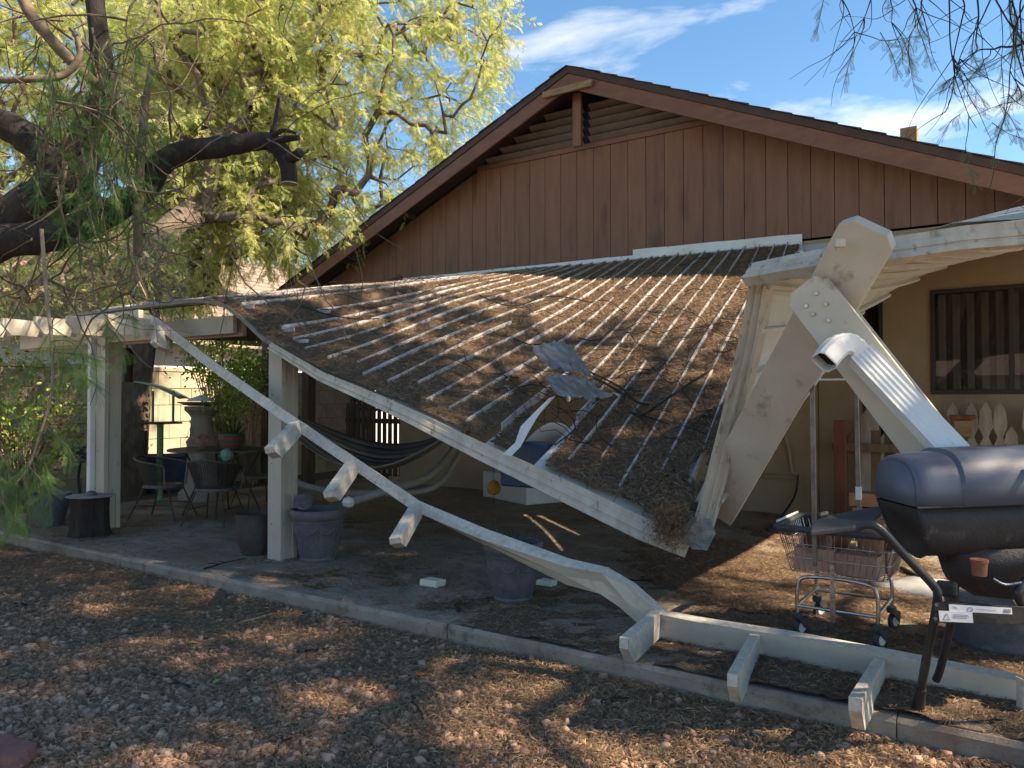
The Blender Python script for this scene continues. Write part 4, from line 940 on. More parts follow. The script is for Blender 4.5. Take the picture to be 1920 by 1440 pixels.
# hanging lantern
lc = at(239, 685, Y=5.5); lt_ = thing('bug_lantern', lc, 'dark cylindrical lantern hanging from the eave beside the left post', 'lantern')
MB().tube([lc+Vector((0, 0, .22)), lc+Vector((0, 0, -.02))], .075, 14).build('cap', 'iron', lt_, smooth=True); MB().tube([lc+Vector((0, 0, -.02)), lc+Vector((0, 0, -.22))], .068, 14).build('glass_body', 'black', lt_, smooth=True)
MB().tube([lc+Vector((0, 0, .22)), lc+Vector((0, 0, .5))], .006, 5).build('hook', 'iron', lt_)
# scroll hanging bracket
tag(MB().tube([at(345, 628, t=9)+cw*(.06*math.cos(a)*(1-a/16))+Vector((0, 0, .06*math.sin(a)*(1-a/16))) for a in np.linspace(0, 12, 50)], .008, 5).build('scroll_hook', 'iron'), 'black scroll ironwork hanging under the left eave', 'hook')
# hammock
hc = thing('hammock', at(680, 930, Z=0), 'grey striped hammock on a curved tube stand behind the middle post', 'hammock')
ha, hbp = at(520, 770, t=8.8), at(880, 790, t=9.6); 
n1_, n2_ = 22, 13
for band in range(12):
    rings = []
    for i in range(n1_+1):
        u = i/n1_; c = ha.lerp(hbp, u); wd = .62*math.sin(PI*min(1, max(0, u*.86+.07)))**.7; sag = -.62*math.sin(PI*u)
        row = []
        for j in (band, band+1):
            v = j/12*2-1; row.append(c+Vector((.55, .8, 0)).normalized()*0+Vector((-.45, .89, 0))*v*wd+Vector((0, 0, sag+.16*v*v*math.sin(PI*u)+.10*v*math.sin(PI*u))))
        rings.append(row)
    MB().loft(rings, False).build('canvas_stripe', 'canvas' if band % 3 else 'stripe', hc, smooth=True, solid=.006)
MB().tube(smoothpts([hbp+Vector((.0, 0, .02)), at(845, 850, t=9.2), at(800, 895, t=8.6), at(730, 918, t=8.1), at(656, 942, t=7.85)], 5), .045, 10).build('stand_tube', 'standwood', hc, smooth=True)
MB().tube(smoothpts([hbp+Vector((.0, .1, 0)), at(855, 862, t=9.8), at(810, 915, t=9.4), at(720, 925, t=9.1), at(600, 918, t=8.6), at(530, 880, t=8.5), ha], 5), .04, 10).build('stand_tube', 'standwood', hc, smooth=True)
q = at(653, 942, t=7.8); MB().lathe([(0, -.065), (.05, -.04), (.065, 0), (.05, .04), (0, .065)], q, 14).build('end_cap', 'whitepl', hc, smooth=True)
# white chest and clutter in the dark
q = at(985, 945, Z=0); tag(MB().box(q+Vector((-.35, .45, .21)), (1.3, .7, .42), Matrix.Rotation(R(-24), 3, 'Z')).build('white_chest', 'box', bevel=.015), 'low white metal chest under the fallen roof', 'chest')
hq = at(1030, 840, t=6.9); m_ = MB(); rings = []
for i in range(9):
    a = -.9+i*.24; rings.append([at(985+90*(i/8), 852-60*math.sin(.4+i/8*1.9)+k*26, t=7.1+.15*k) for k in range(4)])
tag(m_.loft(rings, False).build('bent_panel', 'whitepl', smooth=True, solid=.006), 'bent white panel with holes seen through the torn roof', 'panel')
q = at(1000, 870, t=7.0); tag(MB().box(q, (.5, .35, .4)).build('storage_bin', 'blue', bevel=.02), 'dark storage bin seen through the torn roof', 'bin')
ab = at(926, 915, t=7.2); fl_ = thing('amber_ball', ab, 'amber glass ball hanging on a thin chain under the gutter', 'ornament')
MB().lathe([(0, -.07), (.05, -.05), (.07, 0), (.05, .05), (.02, .07), (0, .075)], ab, 16).build('ball', 'amber', fl_, smooth=True); MB().tube([ab+Vector((0, 0, .07)), ab+Vector((0, 0, .45))], .003, 4).build('chain', 'iron', fl_); MB().tube([ab+Vector((0, 0, -.07)), ab+Vector((.02, 0, -.5))], .003, 4).build('cord', 'iron', fl_)
for i, (px, py, l) in enumerate(((830, 880, 'black plastic crate in the shade behind the hammock stand'), (890, 868, 'dark bucket standing near the house wall'))):
    q = at(px, py+20, Z=0); tag(MB().lathe([(0, 0), (.15, 0), (.2, .35), (.18, .35), (0, .3)], q+Vector((-.3, .6, 0)), 14+i).build(('bucket', 'bucket')[i], 'black', smooth=True), ('round black bucket in the shade behind the hammock stand', l)[i], 'bucket')
# foam packing pieces
for (px, py, s_, l) in ((808, 1092, 1.0, 'white foam packing block lying on the littered patio'), (1022, 1092, .8, 'white foam scrap lying behind the right planter')):
    q = at(px, py, Z=.03); tag(MB().prism([q+Vector(v)*s_ for v in ((-.09, -.05, -.03), (.09, -.04, -.03), (.11, .06, -.03), (-.07, .07, -.03))], (0.01, 0, .06*s_)).build('foam_block', 'foam', bevel=.006), l, 'foam')

# ---------------- stored fence panels and things at the right wall
def picket_obj(px, py, h, wd, name, m, label, Y=10.6, lean=0, tp=True, group=None):
    p = at(px, py, Y=Y); z1 = p.z; x = p.x
    o = thing(name, (x, Y, 0), label, 'fence', group); return o, x
fp_ = thing('fence_panel', (-1.5, 10.7, 0), 'weathered brown picket panel leaning on the wall left of the window', 'fence panel')
xx = at(1585, 800, Y=10.7).x
for k, (px, m__, z1) in enumerate(((1597, 'oldwood', 1.10), (1622, 'picket', 1.35), (1640, 'oldwood', 1.2), (1655, 'picket', 1.05), (1668, 'oldwood', 1.22), (1684, 'picket', 1.2), (1700, 'oldwood', 1.18), (1716, 'picket', 1.1), (1732, 'oldwood', 1.12))):
    x = at(px, 850, Y=10.75).x; w__ = .062
    MB().prism([(x-w__, 10.74, .02), (x+w__, 10.74, .02), (x+w__, 10.82, z1), (x, 10.825, z1+.1), (x-w__, 10.82, z1)], (0, .025, 0)).build('picket', m__, fp_)
MB().span((at(1560, 820, Y=10.7).x, 10.70, .92), (at(1740, 820, Y=10.7).x, 10.73, 1.02)).build('rail', 'oldwood', fp_)
x = at(1577, 850, Y=10.6).x
tag(MB().span((x-.07, 10.5, 0), (x+.07, 10.6, 1.32)).build('timber_post', 'redwood', bevel=.006), 'dark red timber post leaning against the wall by the picket panel', 'timber')
wp = thing('white_picket_panel', (-.3, 10.7, 0), 'faded white picket panel below the window', 'fence panel')
for k, px in enumerate((1786, 1821, 1848, 1875, 1896, 1930, 1962, 1990)):
    x = at(px, 800, Y=10.72).x; w__ = .075; z1 = at(px, 785, Y=10.72).z
    pr = [(x-w__*.8, 10.72, .02), (x+w__*.8, 10.72, .02), (x+w__*.8, 10.72, z1-.3), (x+w__*.35, 10.72, z1-.22), (x+w__, 10.72, z1-.1), (x+w__*.75, 10.72, z1+.1), (x, 10.72, z1+.2), (x-w__*.75, 10.72, z1+.1), (x-w__, 10.72, z1-.1), (x-w__*.35, 10.72, z1-.22), (x-w__*.8, 10.72, z1-.3)]
    if k == 4: pr = [(a, b, c-.28 if c > .5 else c) for a, b, c in pr]
    MB().prism(pr, (0, .03, 0)).build('picket', 'picket', wp, bevel=.003)
MB().span((at(1775, 820, Y=10.7).x, 10.755, .95), (at(1990, 820, Y=10.7).x, 10.79, 1.06)).build('rail', 'picket', wp)
lbx = at(1805, 792, Y=10.5); lq = thing('wall_lantern', lbx, 'red topped garden lantern between the white pickets', 'lantern')
MB().box(lbx+Vector((0, .12, .06)), (.26, .2, .05)).build('cap', 'redwood', lq, bevel=.01); MB().box(lbx+Vector((0, .12, -.08)), (.18, .16, .2)).build('body', 'rawwood', lq)
sg_ = at(1637, 770, Y=10.55); tag(MB().span((sg_.x-.07, 10.50, 1.2), (sg_.x+.07, 10.54, 1.95)).build('hung_board', 'picket', bevel=.004), 'pale narrow board hung in front of the dark doorway', 'board')
# stacked terracotta boxes
for k in range(3):
    q = at(1612, 948, Y=9.7); tag(MB().box((q.x+.06*(k % 2)-.03+.12, 9.75, .09+.17*k), (.48-.05*k, .30, .155)).build('clay_box', 'terra', bevel=.008), ('bottom clay block of the stack by the red timber', 'middle clay block of the stack by the red timber', 'top clay block of the stack by the red timber')[k], 'clay block', 'clay blocks stacked at the wall')

# ---------------- laundry cart
cA, cB, cC, cD = (at(1480, 1187, Z=0), at(1627, 1212, Z=0), at(1692, 1188, Z=0), at(1548, 1158, Z=0))
cc = (cA+cB+cC+cD)/4; ux = (cB-cA).normalized(); uy = Vector((-ux.y, ux.x, 0)); 
hx, hy = (cB-cA).length/2, .26
cart = thing('laundry_cart', cc, 'chrome wire laundry cart with tall hanging poles, filled with clay pots and blocks', 'cart')
def CP(a, b, z): return cc+ux*a+uy*b+Vector((0, 0, z))
zt = .40
for sy in (-1, 1):
    MB().tube(smoothpts([CP(-hx, sy*hy, .12), CP(-hx, sy*hy, zt-.08), CP(-hx+.07, sy*hy, zt), CP(hx-.07, sy*hy, zt), CP(hx, sy*hy, zt-.08), CP(hx, sy*hy, .12)], 5), .0125, 10).build('leg_frame', 'chrome', cart, smooth=True)
    MB().tube([CP(-hx, sy*hy, .20), CP(hx, sy*hy, .20)], .011, 8).build('side_rail', 'chrome', cart, smooth=True)
for sx in (-1, 1): MB().tube([CP(sx*hx, -hy, .21), CP(sx*hx, hy, .21)], .012, 8).build('cross_rail', 'chrome', cart, smooth=True)
MB().bar(CP(-.02, -hy-.016, .13), CP(-.02, -hy-.016, .50), .006, .03, up=ux).build('pole_bracket', 'chrome', cart)
for sx in (-1, 1):
    for sy in (-1, 1):
        c = CP(sx*hx, sy*hy, 0); dv = (ux*.4+uy*.9).normalized(); cas = MB().lathe([(0, .115), (.03, .115), (.034, .135), (.03, .155), (0, .155)], c, 14).prism([c+dv*.05+Vector((0, 0, .05)), c+dv*.06+Vector((0, 0, .12)), c-dv*.03+Vector((0, 0, .12))], dv.cross(Vector((0, 0, 1)))*.03).build('caster', 'rubber', cart, smooth=True)
        ax = dv.cross(Vector((0, 0, 1))).normalized(); wc = c+dv*.025+Vector((0, 0, .055)); MB().tube([wc-ax*.014, wc-ax*.012, wc+ax*.012, wc+ax*.014], [.046, .055, .055, .046], 18).build('tyre', 'rubber', cas, smooth=True); MB().tube([wc-ax*.017, wc+ax*.017], .034, 14).build('hub', 'whitepl', cas, smooth=True)
# basket
zb0, zb1 = .43, .72; bx0, by0, bx1, by1 = .30, .27, .37, .34
off = Vector((0, 0, 0))
def ring(a, b, z, n=6, r=.06):
    P = []
    for (sx, sy, a0_) in ((1, 1, 0), (-1, 1, PI/2), (-1, -1, PI), (1, -1, 3*PI/2)):
        for k in range(n+1):
            an = a0_+PI/2*k/n; P.append(CP(sx*(a-r)+r*math.cos(an), sy*(b-r)+r*math.sin(an), z))
    return P+[P[0]]
wm = MB()
for f_ in (0, .33, .66): wm.tube(ring(bx0+(bx1-bx0)*f_, by0+(by1-by0)*f_, zb0+(zb1-zb0)*f_), .0035, 5)
rb0, rb1 = ring(bx0, by0, zb0, 10), ring(bx1, by1, zb1, 10)
def resample(P, n):
    d = [0]
    for i in range(1, len(P)): d.append(d[-1]+(P[i]-P[i-1]).length)
    o = []
    for k in range(n):
        s_ = d[-1]*k/n; i = max(j for j in range(len(d)) if d[j] <= s_+1e-9); i = min(i, len(P)-2); o.append(P[i].lerp(P[i+1], (s_-d[i])/max(1e-9, d[i+1]-d[i])))
    return o
for a_, b_ in zip(resample(rb0, 60), resample(rb1, 60)): wm.tube([a_, b_], .0024, 4)
for k in range(-9, 10): wm.tube([CP(k*.03, -by0+.01, zb0), CP(k*.03, by0-.01, zb0)], .002, 4)
for k in range(-4, 5): wm.tube([CP(-bx0+.01, k*.055, zb0-.003), CP(bx0-.01, k*.055, zb0-.003)], .0025, 4)
wm.build('wire_basket', 'chrome', cart)
MB().tube(ring(bx1+.005, by1+.005, zb1+.005), .022, 8).build('bumper_rail', 'rubber', cart, smooth=True)
MB().bar(CP(-bx1-.012, -.25, zb1+.01), CP(-bx1-.012, .28, zb1+.01), .012, .06).build('bumper_rail', 'whitepl', cart, bevel=.004)
pq1, pq2 = at(1527, 948, t=5.0), at(1612, 952, t=5.25)
pA0, pA1 = Vector((pq1.x, pq1.y, .5)), at(1522, 630, t=5.0); pB0, pB1 = Vector((pq2.x, pq2.y, .5)), at(1605, 648, t=5.3)
pB1 = Vector((pq2.x-.02, pq2.y, pA1.z-.02))
for (a_, b_) in ((pA0, pA1), (pB0, pB1)): MB().bar(a_, b_, .028, .028, up=(ux.x, ux.y, 0)).build('hanging_pole', 'rackmetal', cart, bevel=.004)
MB().tube([pA1-Vector((0, 0, .03)), pB1-Vector((0, 0, .02))], .012, 8).build('hanging_rail', 'rackmetal', cart)
MB().bar(pB0.lerp(pB1, .27), pB0.lerp(pB1, .33), .034, .034, up=(ux.x, ux.y, 0)).build('tape_wrap', 'whitepl', cart)
hg = at(1563, 680, t=5.5); hgo = [at(1530, 712, t=5.55), at(1528, 708, t=5.55), at(1538, 698, t=5.55), at(1552, 690, t=5.55), at(1562, 684, t=5.55), at(1585, 672, t=5.55)]
m_ = MB().tube([at(1585, 672, t=5.55), at(1555, 690, t=5.55), at(1532, 704, t=5.55), at(1529, 709, t=5.55), at(1534, 712, t=5.55), at(1612, 711, t=5.6)], .008, 6).tube(smoothpts([at(1555, 686, t=5.53), at(1562, 688, t=5.53), at(1566, 682, t=5.53), at(1560, 678, t=5.53)], 4), .006, 6)
tag(m_.build('clothes_hanger', 'whitepl', smooth=True), 'white plastic clothes hanger on the laundry cart rail', 'hanger')
# contents
k = 0
for (a_, b_, z_, s3, rz, m__, nm, lb) in ((-.15, -.13, .51, (.26, .2, .15), 3, 'brick', 'clay_block', 'pink block at the front left of the cart basket'), (.12, -.13, .50, (.26, .2, .14), -4, 'brick', 'clay_block', 'pink block at the front right of the cart basket'), (-.1, .13, .50, (.28, .2, .14), 8, 'brick', 'clay_block', 'pink block at the back left of the cart basket'), (.17, .13, .50, (.24, .22, .14), -10, 'brick', 'clay_block', 'pink block at the back right of the cart basket')):
    tag(MB().box(CP(a_, b_, z_), s3, Matrix.Rotation(math.atan2(ux.y, ux.x)+R(rz), 3, 'Z')).build(nm, m__, bevel=.006), lb, 'clay block', 'blocks in the laundry cart')
def cpot(a_, b_, z_, r_, h_, tilt, lb, m__='terra'):
    q = MB().lathe([(0, 0), (r_*.62, 0), (r_*.9, h_*.75), (r_, h_*.76), (r_, h_), (r_*.88, h_), (r_*.8, h_*.7), (r_*.5, h_*.1), (0, h_*.08)], (0, 0, 0), 24)
    xf = Matrix.Translation(CP(a_, b_, z_)) @ Matrix.Rotation(tilt[0], 4, 'X') @ Matrix.Rotation(tilt[1], 4, 'Y'); tag(q.build('clay_pot', m__, smooth=True, xf=xf), lb, 'clay pot', 'clay pots in the laundry cart')
cpot(.20, -.12, .58, .10, .2, (.15, -.1), 'upright clay pot at the near corner of the cart basket')
cpot(-.20, -.10, .63, .10, .15, (1.5, .5), 'pale clay pot lying on its side in the cart basket', 'brick')
cpot(.0, .02, .62, .09, .15, (1.1, -.7), 'tilted clay pot in the middle of the cart basket')
cpot(.22, .14, .62, .11, .17, (.5, .9), 'large clay pot tipped at the back right of the basket')
tag(MB().prism([CP(.08, .0, .70), CP(.22, .05, .74), CP(.3, .16, .76), CP(.16, .2, .73)], (0, 0, .015)).build('clay_shard', 'terra', bevel=.003), 'curved clay shard on top of the pots under the grill shelf', 'clay shard')

# ---------------- grill
gO = at(1722, 952, t=3.55); gux = Vector((cw.x, cw.y, 0)).normalized(); guy = Vector((-gux.y, gux.x, 0)); gux = (gux+guy*.06+Vector((0, 0, .03))).normalized()
grill = thing('barbecue_grill', (gO.x+gux.x*.5, gO.y+gux.y*.5, 0), 'black barrel barbecue grill with closed lid and side shelf at the right edge', 'grill')
def GP_(u, v, z): return gO+gux*u+guy*v+Vector((0, 0, z))
Lg, dp = 1.0, .20
def lidring(u, k, zs=1.0, ztop=.235):
    P = []
    for j in range(17):
        a = PI*j/16; cx_ = -math.cos(a); sy_ = math.sin(a)
        P.append(GP_(u, dp+.02+(dp+.03)*k*math.copysign(abs(cx_)**.72, cx_), ztop*zs*(sy_**.62)))
    return P
rings = [lidring(.0, .84, .86), lidring(.008, .90, .91), lidring(.025, .955, .95), lidring(.055, .985, .97), lidring(.09, 1, .98)]
for u in (.2, .205, .22, .4, .6, .79, .80, .815, .9, .96): rings.append(lidring(u, 1+(.05 if .205 < u <= .80 else 0), 1+(.075 if .21 < u < .80 else .0)-(.02 if u > .95 else 0)))
rings += [lidring(.99, .93, .9), lidring(1.0, .7, .7), lidring(.995, .3, .35)]
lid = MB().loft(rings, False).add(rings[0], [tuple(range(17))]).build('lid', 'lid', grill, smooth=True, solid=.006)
MB().tube([p+Vector((0, 0, .0)) for p in [GP_(-.012, -.012, .0), GP_(1.0, -.012, .0)]], .006, 8).build('lid_rim', 'tub', lid, smooth=True)
MB().tube(smoothpts([GP_(.56, -.02, .20), GP_(.60, -.09, .17), GP_(.9, -.09, .17), GP_(.94, -.02, .2)], 5), .014, 8).build('handle', 'grilltube', lid, smooth=True)
def tubring(u, k, zz):
    P = []
    for j in range(15):
        a = PI*j/14; cx_ = -math.cos(a); sy_ = math.sin(a); P.append(GP_(u, dp+.02+dp*k*math.copysign(abs(cx_)**.6, cx_), -.008-zz*(sy_**.8)))
    return P
rings = [tubring(.02+.07, .1, .26), tubring(.075, .5, .265), tubring(.03, .9, .18), tubring(.012, .99, .05)]
rings = [[GP_(.005, dp+.02-dp*1.0, -.008), *[GP_(.005+.10*math.sin(PI*j/14), dp+.02-dp*math.cos(PI*j/14)*.98, -.008-.27*math.sin(PI*j/14)**.8) for j in range(1, 14)], GP_(.005, dp+.02+dp, -.008)]]
for u, k_, z_ in ((.03, .995, .245), (.12, 1, .25), (.5, 1, .255), (.88, 1, .25), (.97, .995, .245)):
    R_ = []
    for j in range(15):
        a = PI*j/14; s_ = math.sin(a); uu = u+(.09*s_**.9 if u < .1 else (-.09*s_**.9 if u > .9 else 0)); R_.append(GP_(uu, dp+.02-dp*k_*math.copysign(abs(math.cos(a))**.6, math.cos(a)), -.008-z_*s_**.8))
    rings.append(R_)
MB().loft(rings, False).build('firebox', 'tub', grill, smooth=True, solid=.006)
# end wall closing the firebox
MB().add([GP_(.012, dp+.02-dp*math.cos(PI*j/14)*.97, -.012) if j in (0, 14) else GP_(.012+.085*math.sin(PI*j/14)**.9, dp+.02-dp*.97*math.copysign(abs(math.cos(PI*j/14))**.6, math.cos(PI*j/14)), -.012-.24*math.sin(PI*j/14)**.8) for j in range(15)], [tuple(range(15))]).build('firebox_end', 'tub', grill)
# lower heat shield
rings = []
for u, k_ in ((.24, .3), (.28, .6), (.40, .85), (.6, .95), (1.0, .95)):
    rings.append([GP_(u, dp+.02-.19*math.cos(PI*j/10)*k_, -.22-.30*k_*math.sin(PI*j/10)) for j in range(11)])
MB().loft(rings, False).build('ash_shield', 'tub', grill, smooth=True, solid=.005)
gc = at(1836, 1062, t=3.45); MB().lathe([(0, -.04), (.030, -.04), (.034, .02), (.038, .02), (.038, .032), (0, .03)], gc, 18).build('grease_can', 'rustcan', grill, smooth=True)
MB().tube(smoothpts([at(1862, 1085, t=3.46), at(1885, 1096, t=3.46), at(1915, 1092, t=3.46)], 4), .006, 6).build('wire_loop', 'chrome', grill)
# side shelf
sh = [at(1522, 980, t=3.75), at(1545, 966, t=3.82), at(1650, 948, t=3.9), at(1652, 958, t=3.72), at(1625, 980, t=3.62), at(1600, 986, t=3.6), at(1519, 996, t=3.62)]
MB().prism(sh, (0, 0, -.028)).build('side_shelf', 'rubber', grill, bevel=.008)
MB().tube([at(1538, 966, t=3.8), at(1552, 962, t=3.8)], .012, 8).build('shelf_knob', 'ironlight', grill, smooth=True)
# leg tubes
MB().tube(smoothpts([at(1606, 990, t=3.62), at(1625, 984, t=3.6), at(1650, 992, t=3.58), at(1700, 1045, t=3.56), at(1750, 1098, t=3.55), at(1758, 1120, t=3.55), at(1750, 1170, t=3.58), at(1737, 1235, t=3.7)], 6), .020, 12).build('leg', 'grilltube', grill, smooth=True)
MB().tube([at(1737, 1235, t=3.7), at(1722, 1318, t=3.86)], .021, 12).build('leg', 'grilltube', grill, smooth=True)
MB().tube([at(1727, 1290, t=3.8), at(1720, 1340, t=3.87)], [.024, .032], 12).build('foot_cap', 'black', grill, smooth=True)
MB().tube(smoothpts([at(1770, 1035, t=3.75), at(1788, 1060, t=3.76), at(1790, 1110, t=3.78), at(1782, 1170, t=3.82), at(1764, 1250, t=4.0), at(1755, 1275, t=4.05)], 6), .020, 12).build('leg', 'grilltube', grill, smooth=True)
MB().box(at(1775, 1104, t=3.62), (.09, .06, .07)).build('leg_clamp', 'black', grill, bevel=.015)
MB().tube(smoothpts([at(1960, 1050, t=3.6), at(1915, 1100, t=3.52), at(1912, 1125, t=3.52), at(1930, 1160, t=3.55), at(1960, 1300, t=3.7)], 5), .020, 10).build('leg', 'grilltube', grill, smooth=True)
pn = [at(1752, 1129, t=3.48), at(1960, 1140, t=3.50), at(1960, 1172, t=3.50), at(1752, 1168, t=3.48)]
panel = MB().prism(pn, cf*.02).build('lower_panel', 'black', grill, bevel=.002)
def sticker(pp, t, name, m, par_):
    return MB().prism([at(a, b, t=t) for a, b in pp], cf*.0015).build(name, m, par_)
s1 = sticker([(1779, 1133), (1897, 1140), (1898, 1152), (1780, 1146)], 3.472, 'label_strip', 'label', panel)
s2 = sticker([(1760, 1145), (1823, 1148), (1825, 1168), (1762, 1165)], 3.470, 'warning_label', 'label', panel)
def seg(a, b, t, w_=.0012): return (at(*a, t=t), at(*b, t=t), w_)
m_ = MB()
for (a, b) in (((1769, 1162), (1775, 1150)), ((1775, 1150), (1781, 1162)), ((1781, 1162), (1769, 1162)), ((1787, 1152), (1815, 1154)), ((1787, 1155), (1817, 1157)), ((1787, 1158), (1812, 1160))): m_.bar(at(*a, t=3.4685), at(*b, t=3.4685), .0006, .0022)
for k_ in range(7): m_.bar(at(1883+k_*2, 1142, t=3.4705), at(1883+k_*2, 1149, t=3.4705), .0006, .0018)
m_.bar(at(1787, 1137, t=3.4705), at(1795, 1141, t=3.4705), .0006, .003); m_.tube([at(1819+5*math.cos(a), 1143+4*math.sin(a), t=3.4705) for a in np.linspace(0, 2*PI, 13)], .0012, 4)
m_.bar(at(1830, 1142, t=3.4705), at(1868, 1145, t=3.4705), .0006, .0014)
m_.build('print', 'ink', panel)
for (px, py) in ((1756, 1134), (1754, 1160)): MB().tube([at(px, py, t=3.476), at(px, py, t=3.468)], .008, 10).build('bolt', 'rackmetal', panel)
# black tub behind the grill
q = at(1890, 1232, Z=0); gp_ = thing('black_planter', q, 'large black round planter standing behind the grill legs', 'pot')
q2 = q+Vector((-.05, .25, 0))
MB().lathe([(0, 0), (.26, 0), (.27, .03), (.265, .045), (.29, .16), (.32, .30), (.335, .31), (.335, .34), (.31, .34), (.3, .3), (0, .28)], q2, 40).build('body', 'potgrey', gp_, smooth=True)
# white sheet/cloth on the ground behind cart
q = at(1738, 1022, t=6.3); m_ = MB(); rings = []
for i in range(9):
    rings.append([Vector((q.x-.45+.11*i, q.y-.2+.13*j, .01+.10*math.sin(PI*i/8)*math.sin(PI*j/4)+.015*math.sin(i*3+j*2))) for j in range(5)])
tag(m_.loft(rings, False).build('white_tarp', 'whitepl', smooth=True, solid=.004), 'crumpled white plastic sheet on the patio behind the grill', 'tarp')

# ---------------- cat peeking on the roof
ct = at(742, 524, Y=9.6); cat = MB()
bodyp = [ct+Vector((-.42, .0, -.12)), ct+Vector((-.3, .0, -.08)), ct+Vector((-.12, 0, -.07)), ct+Vector((-.02, 0, -.05)), ct+Vector((.03, 0, -.01)), ct+Vector((.08, -.01, 0.0)), ct+Vector((.12, -.01, -.01))]
cat.tube(smoothpts(bodyp, 4), [.05]*2+[.09]*8+[.08]*6+[.055]*4+[.062]*4+[.03], 12)
for s_ in (-1, 1): e = ct+Vector((.06+.0, s_*.035, .05)); cat.add([e+Vector((-.02, -.02, 0)), e+Vector((.02, -.02, 0)), e+Vector((0, .02, 0)), e+Vector((0, 0, .05))], [(0, 1, 3), (1, 2, 3), (2, 0, 3)])
for (dx, dy) in ((.0, .05), (.0, -.05), (-.3, .05), (-.3, -.05)): cat.tube([ct+Vector((dx, dy, -.08)), ct+Vector((dx+.02, dy, -.19))], [.028, .02], 8)
tag(cat.build('cat', 'catfur', smooth=True), 'dark cat crouching on the littered roof with its ears up near the gable', 'cat')

# ================================================================== TREES
def make_tree(name, label, trunk, tipsets, rbase, bark, leaf, spr, twigm='twig', cat='tree', tintshift=0, expo=.5, wob=.12, rtip=.012):
    o = thing(name, trunk[0], label, cat)
    tips = np.concatenate(tipsets); P0, P1, r0, r1, T, TD = skeleton(trunk, tips, rbase, rtip=rtip, expo=expo, wob=wob)
    v, f = segs_mesh(P0, P1, r0, r1, 7); big('trunk', v, f, bark, o, smooth=True)
    seg_, (v, f, ti) = sprays(T, TD, **spr)
    big('twigs', seg_[0], seg_[1], twigm, o)['kind'] = 'stuff'
    big('crown', v, f, leaf, o, tint=np.clip(ti+tintshift, 0, 1))['kind'] = 'stuff'
    return o
def px_tips(n, poly, tr, jit=0):
    """crown points inside a measured outline, spread over a depth range"""
    o = []; xs_ = [p[0] for p in poly]; ys_ = [p[1] for p in poly]
    while len(o) < n:
        a = random.uniform(min(xs_), max(xs_)); b = random.uniform(min(ys_), max(ys_))
        if inpoly(a, b, poly): o.append(tuple(at(a, b, t=random.uniform(*tr))))
    return np.array(o)
# large yellow-green tree behind the block wall / over the side passage
b1 = at(248, 820, X=-12.5); b1.z = 0
trk = [(b1.x, b1.y, 0), (b1.x+.05, b1.y, 1.0), (b1.x, b1.y+.1, 2.2), (b1.x-.1, b1.y+.3, 3.4), (b1.x-.1, b1.y+.5, 4.4)]
o = make_tree('mesquite_tree', 'tall yellow green mesquite tree with a thick trunk before the block wall', trk,
    [px_tips(340, [(300, -60), (960, -60), (930, 120), (850, 250), (740, 380), (620, 440), (430, 470), (300, 400)], (14.2, 17.8)), px_tips(220, [(250, -60), (700, -60), (620, 300), (250, 460)], (14, 18))],
    .24, 'bark2', 'leafY', dict(tw=7, nf=15, L_=(.35, .95), fs=(.11, .24), droop=.75))
# trees farther back
trk = [(-21, 7, 0), (-20.8, 7, 2), (-20.5, 7, 4)]
make_tree('mesquite_tree', 'yellow tinged mesquite tree filling the sky at the upper left', trk, [px_tips(520, [(-150, -80), (520, -80), (520, 300), (400, 470), (250, 560), (-150, 560)], (17, 22))], .25, 'bark2', 'leafY', dict(tw=7, nf=15, L_=(.5, 1.3), fs=(.15, .32), droop=.95))
trk = [(-17, 13.5, 0), (-17, 13.5, 2), (-16.8, 13.5, 3.6)]
make_tree('mesquite_tree', 'mesquite tree drooping over the neighbouring tan roof', trk, [px_tips(230, [(330, 300), (640, 330), (600, 440), (560, 500), (480, 480), (420, 500), (400, 560), (280, 570), (230, 440)], (15.5, 18.5))], .18, 'bark2', 'leafY', dict(tw=5, nf=11, L_=(.4, .9), fs=(.12, .24), droop=.9))
trk = [(-14.2, 3.2, 0), (-14.2, 3.2, 1.4), (-14.1, 3.3, 2.4)]
make_tree('grey_thicket', 'grey green tangled thicket of thin branches over the left eave', trk, [px_tips(200, [(-120, 430), (160, 400), (330, 470), (350, 560), (200, 575), (-120, 580)], (10.5, 14))], .12, 'paletwig', 'leafY', dict(tw=5, nf=8, L_=(.4, 1.0), fs=(.07, .13), droop=.5), 'paletwig', 'thicket', tintshift=-.25)
# near dark tree, trunk out of frame at left
nt_ = thing('dark_tree', (-9.0, 2.2, -.1), 'near dark barked tree reaching in from the left with a sawn off limb', 'tree')
def limb(pts, rr, name='limb', m='bark', k=6, n=14, par_=nt_):
    P = smoothpts([at(a, b, t=c) for a, b, c in pts], k); rr = np.interp(np.linspace(0, 1, len(P)), np.linspace(0, 1, len(rr)), rr)
    rr = [r_*(1+.03*math.sin(i*1.7)+.02*math.sin(i*4.1))*.92 for i, r_ in enumerate(rr)]; return MB().tube(P, rr, n).build(name, m, par_, smooth=True)
MB().tube(smoothpts([Vector((-9.0, 2.2, -.3)), Vector((-8.9, 2.3, .8)), at(-160, 560, t=7.6), at(-60, 470, t=7.4), at(20, 425, t=7.3), at(80, 385, t=7.2)], 6), [.36, .34, .33, .32, .30, .28, .26]+[.25]*24, 16).build('trunk', 'bark', nt_, smooth=True)
limb([(60, 395, 7.2), (120, 340, 7.15), (170, 260, 7.1), (195, 170, 7.0), (185, 60, 6.9), (170, -60, 6.9)], [.24, .22, .17, .12, .09, .08])
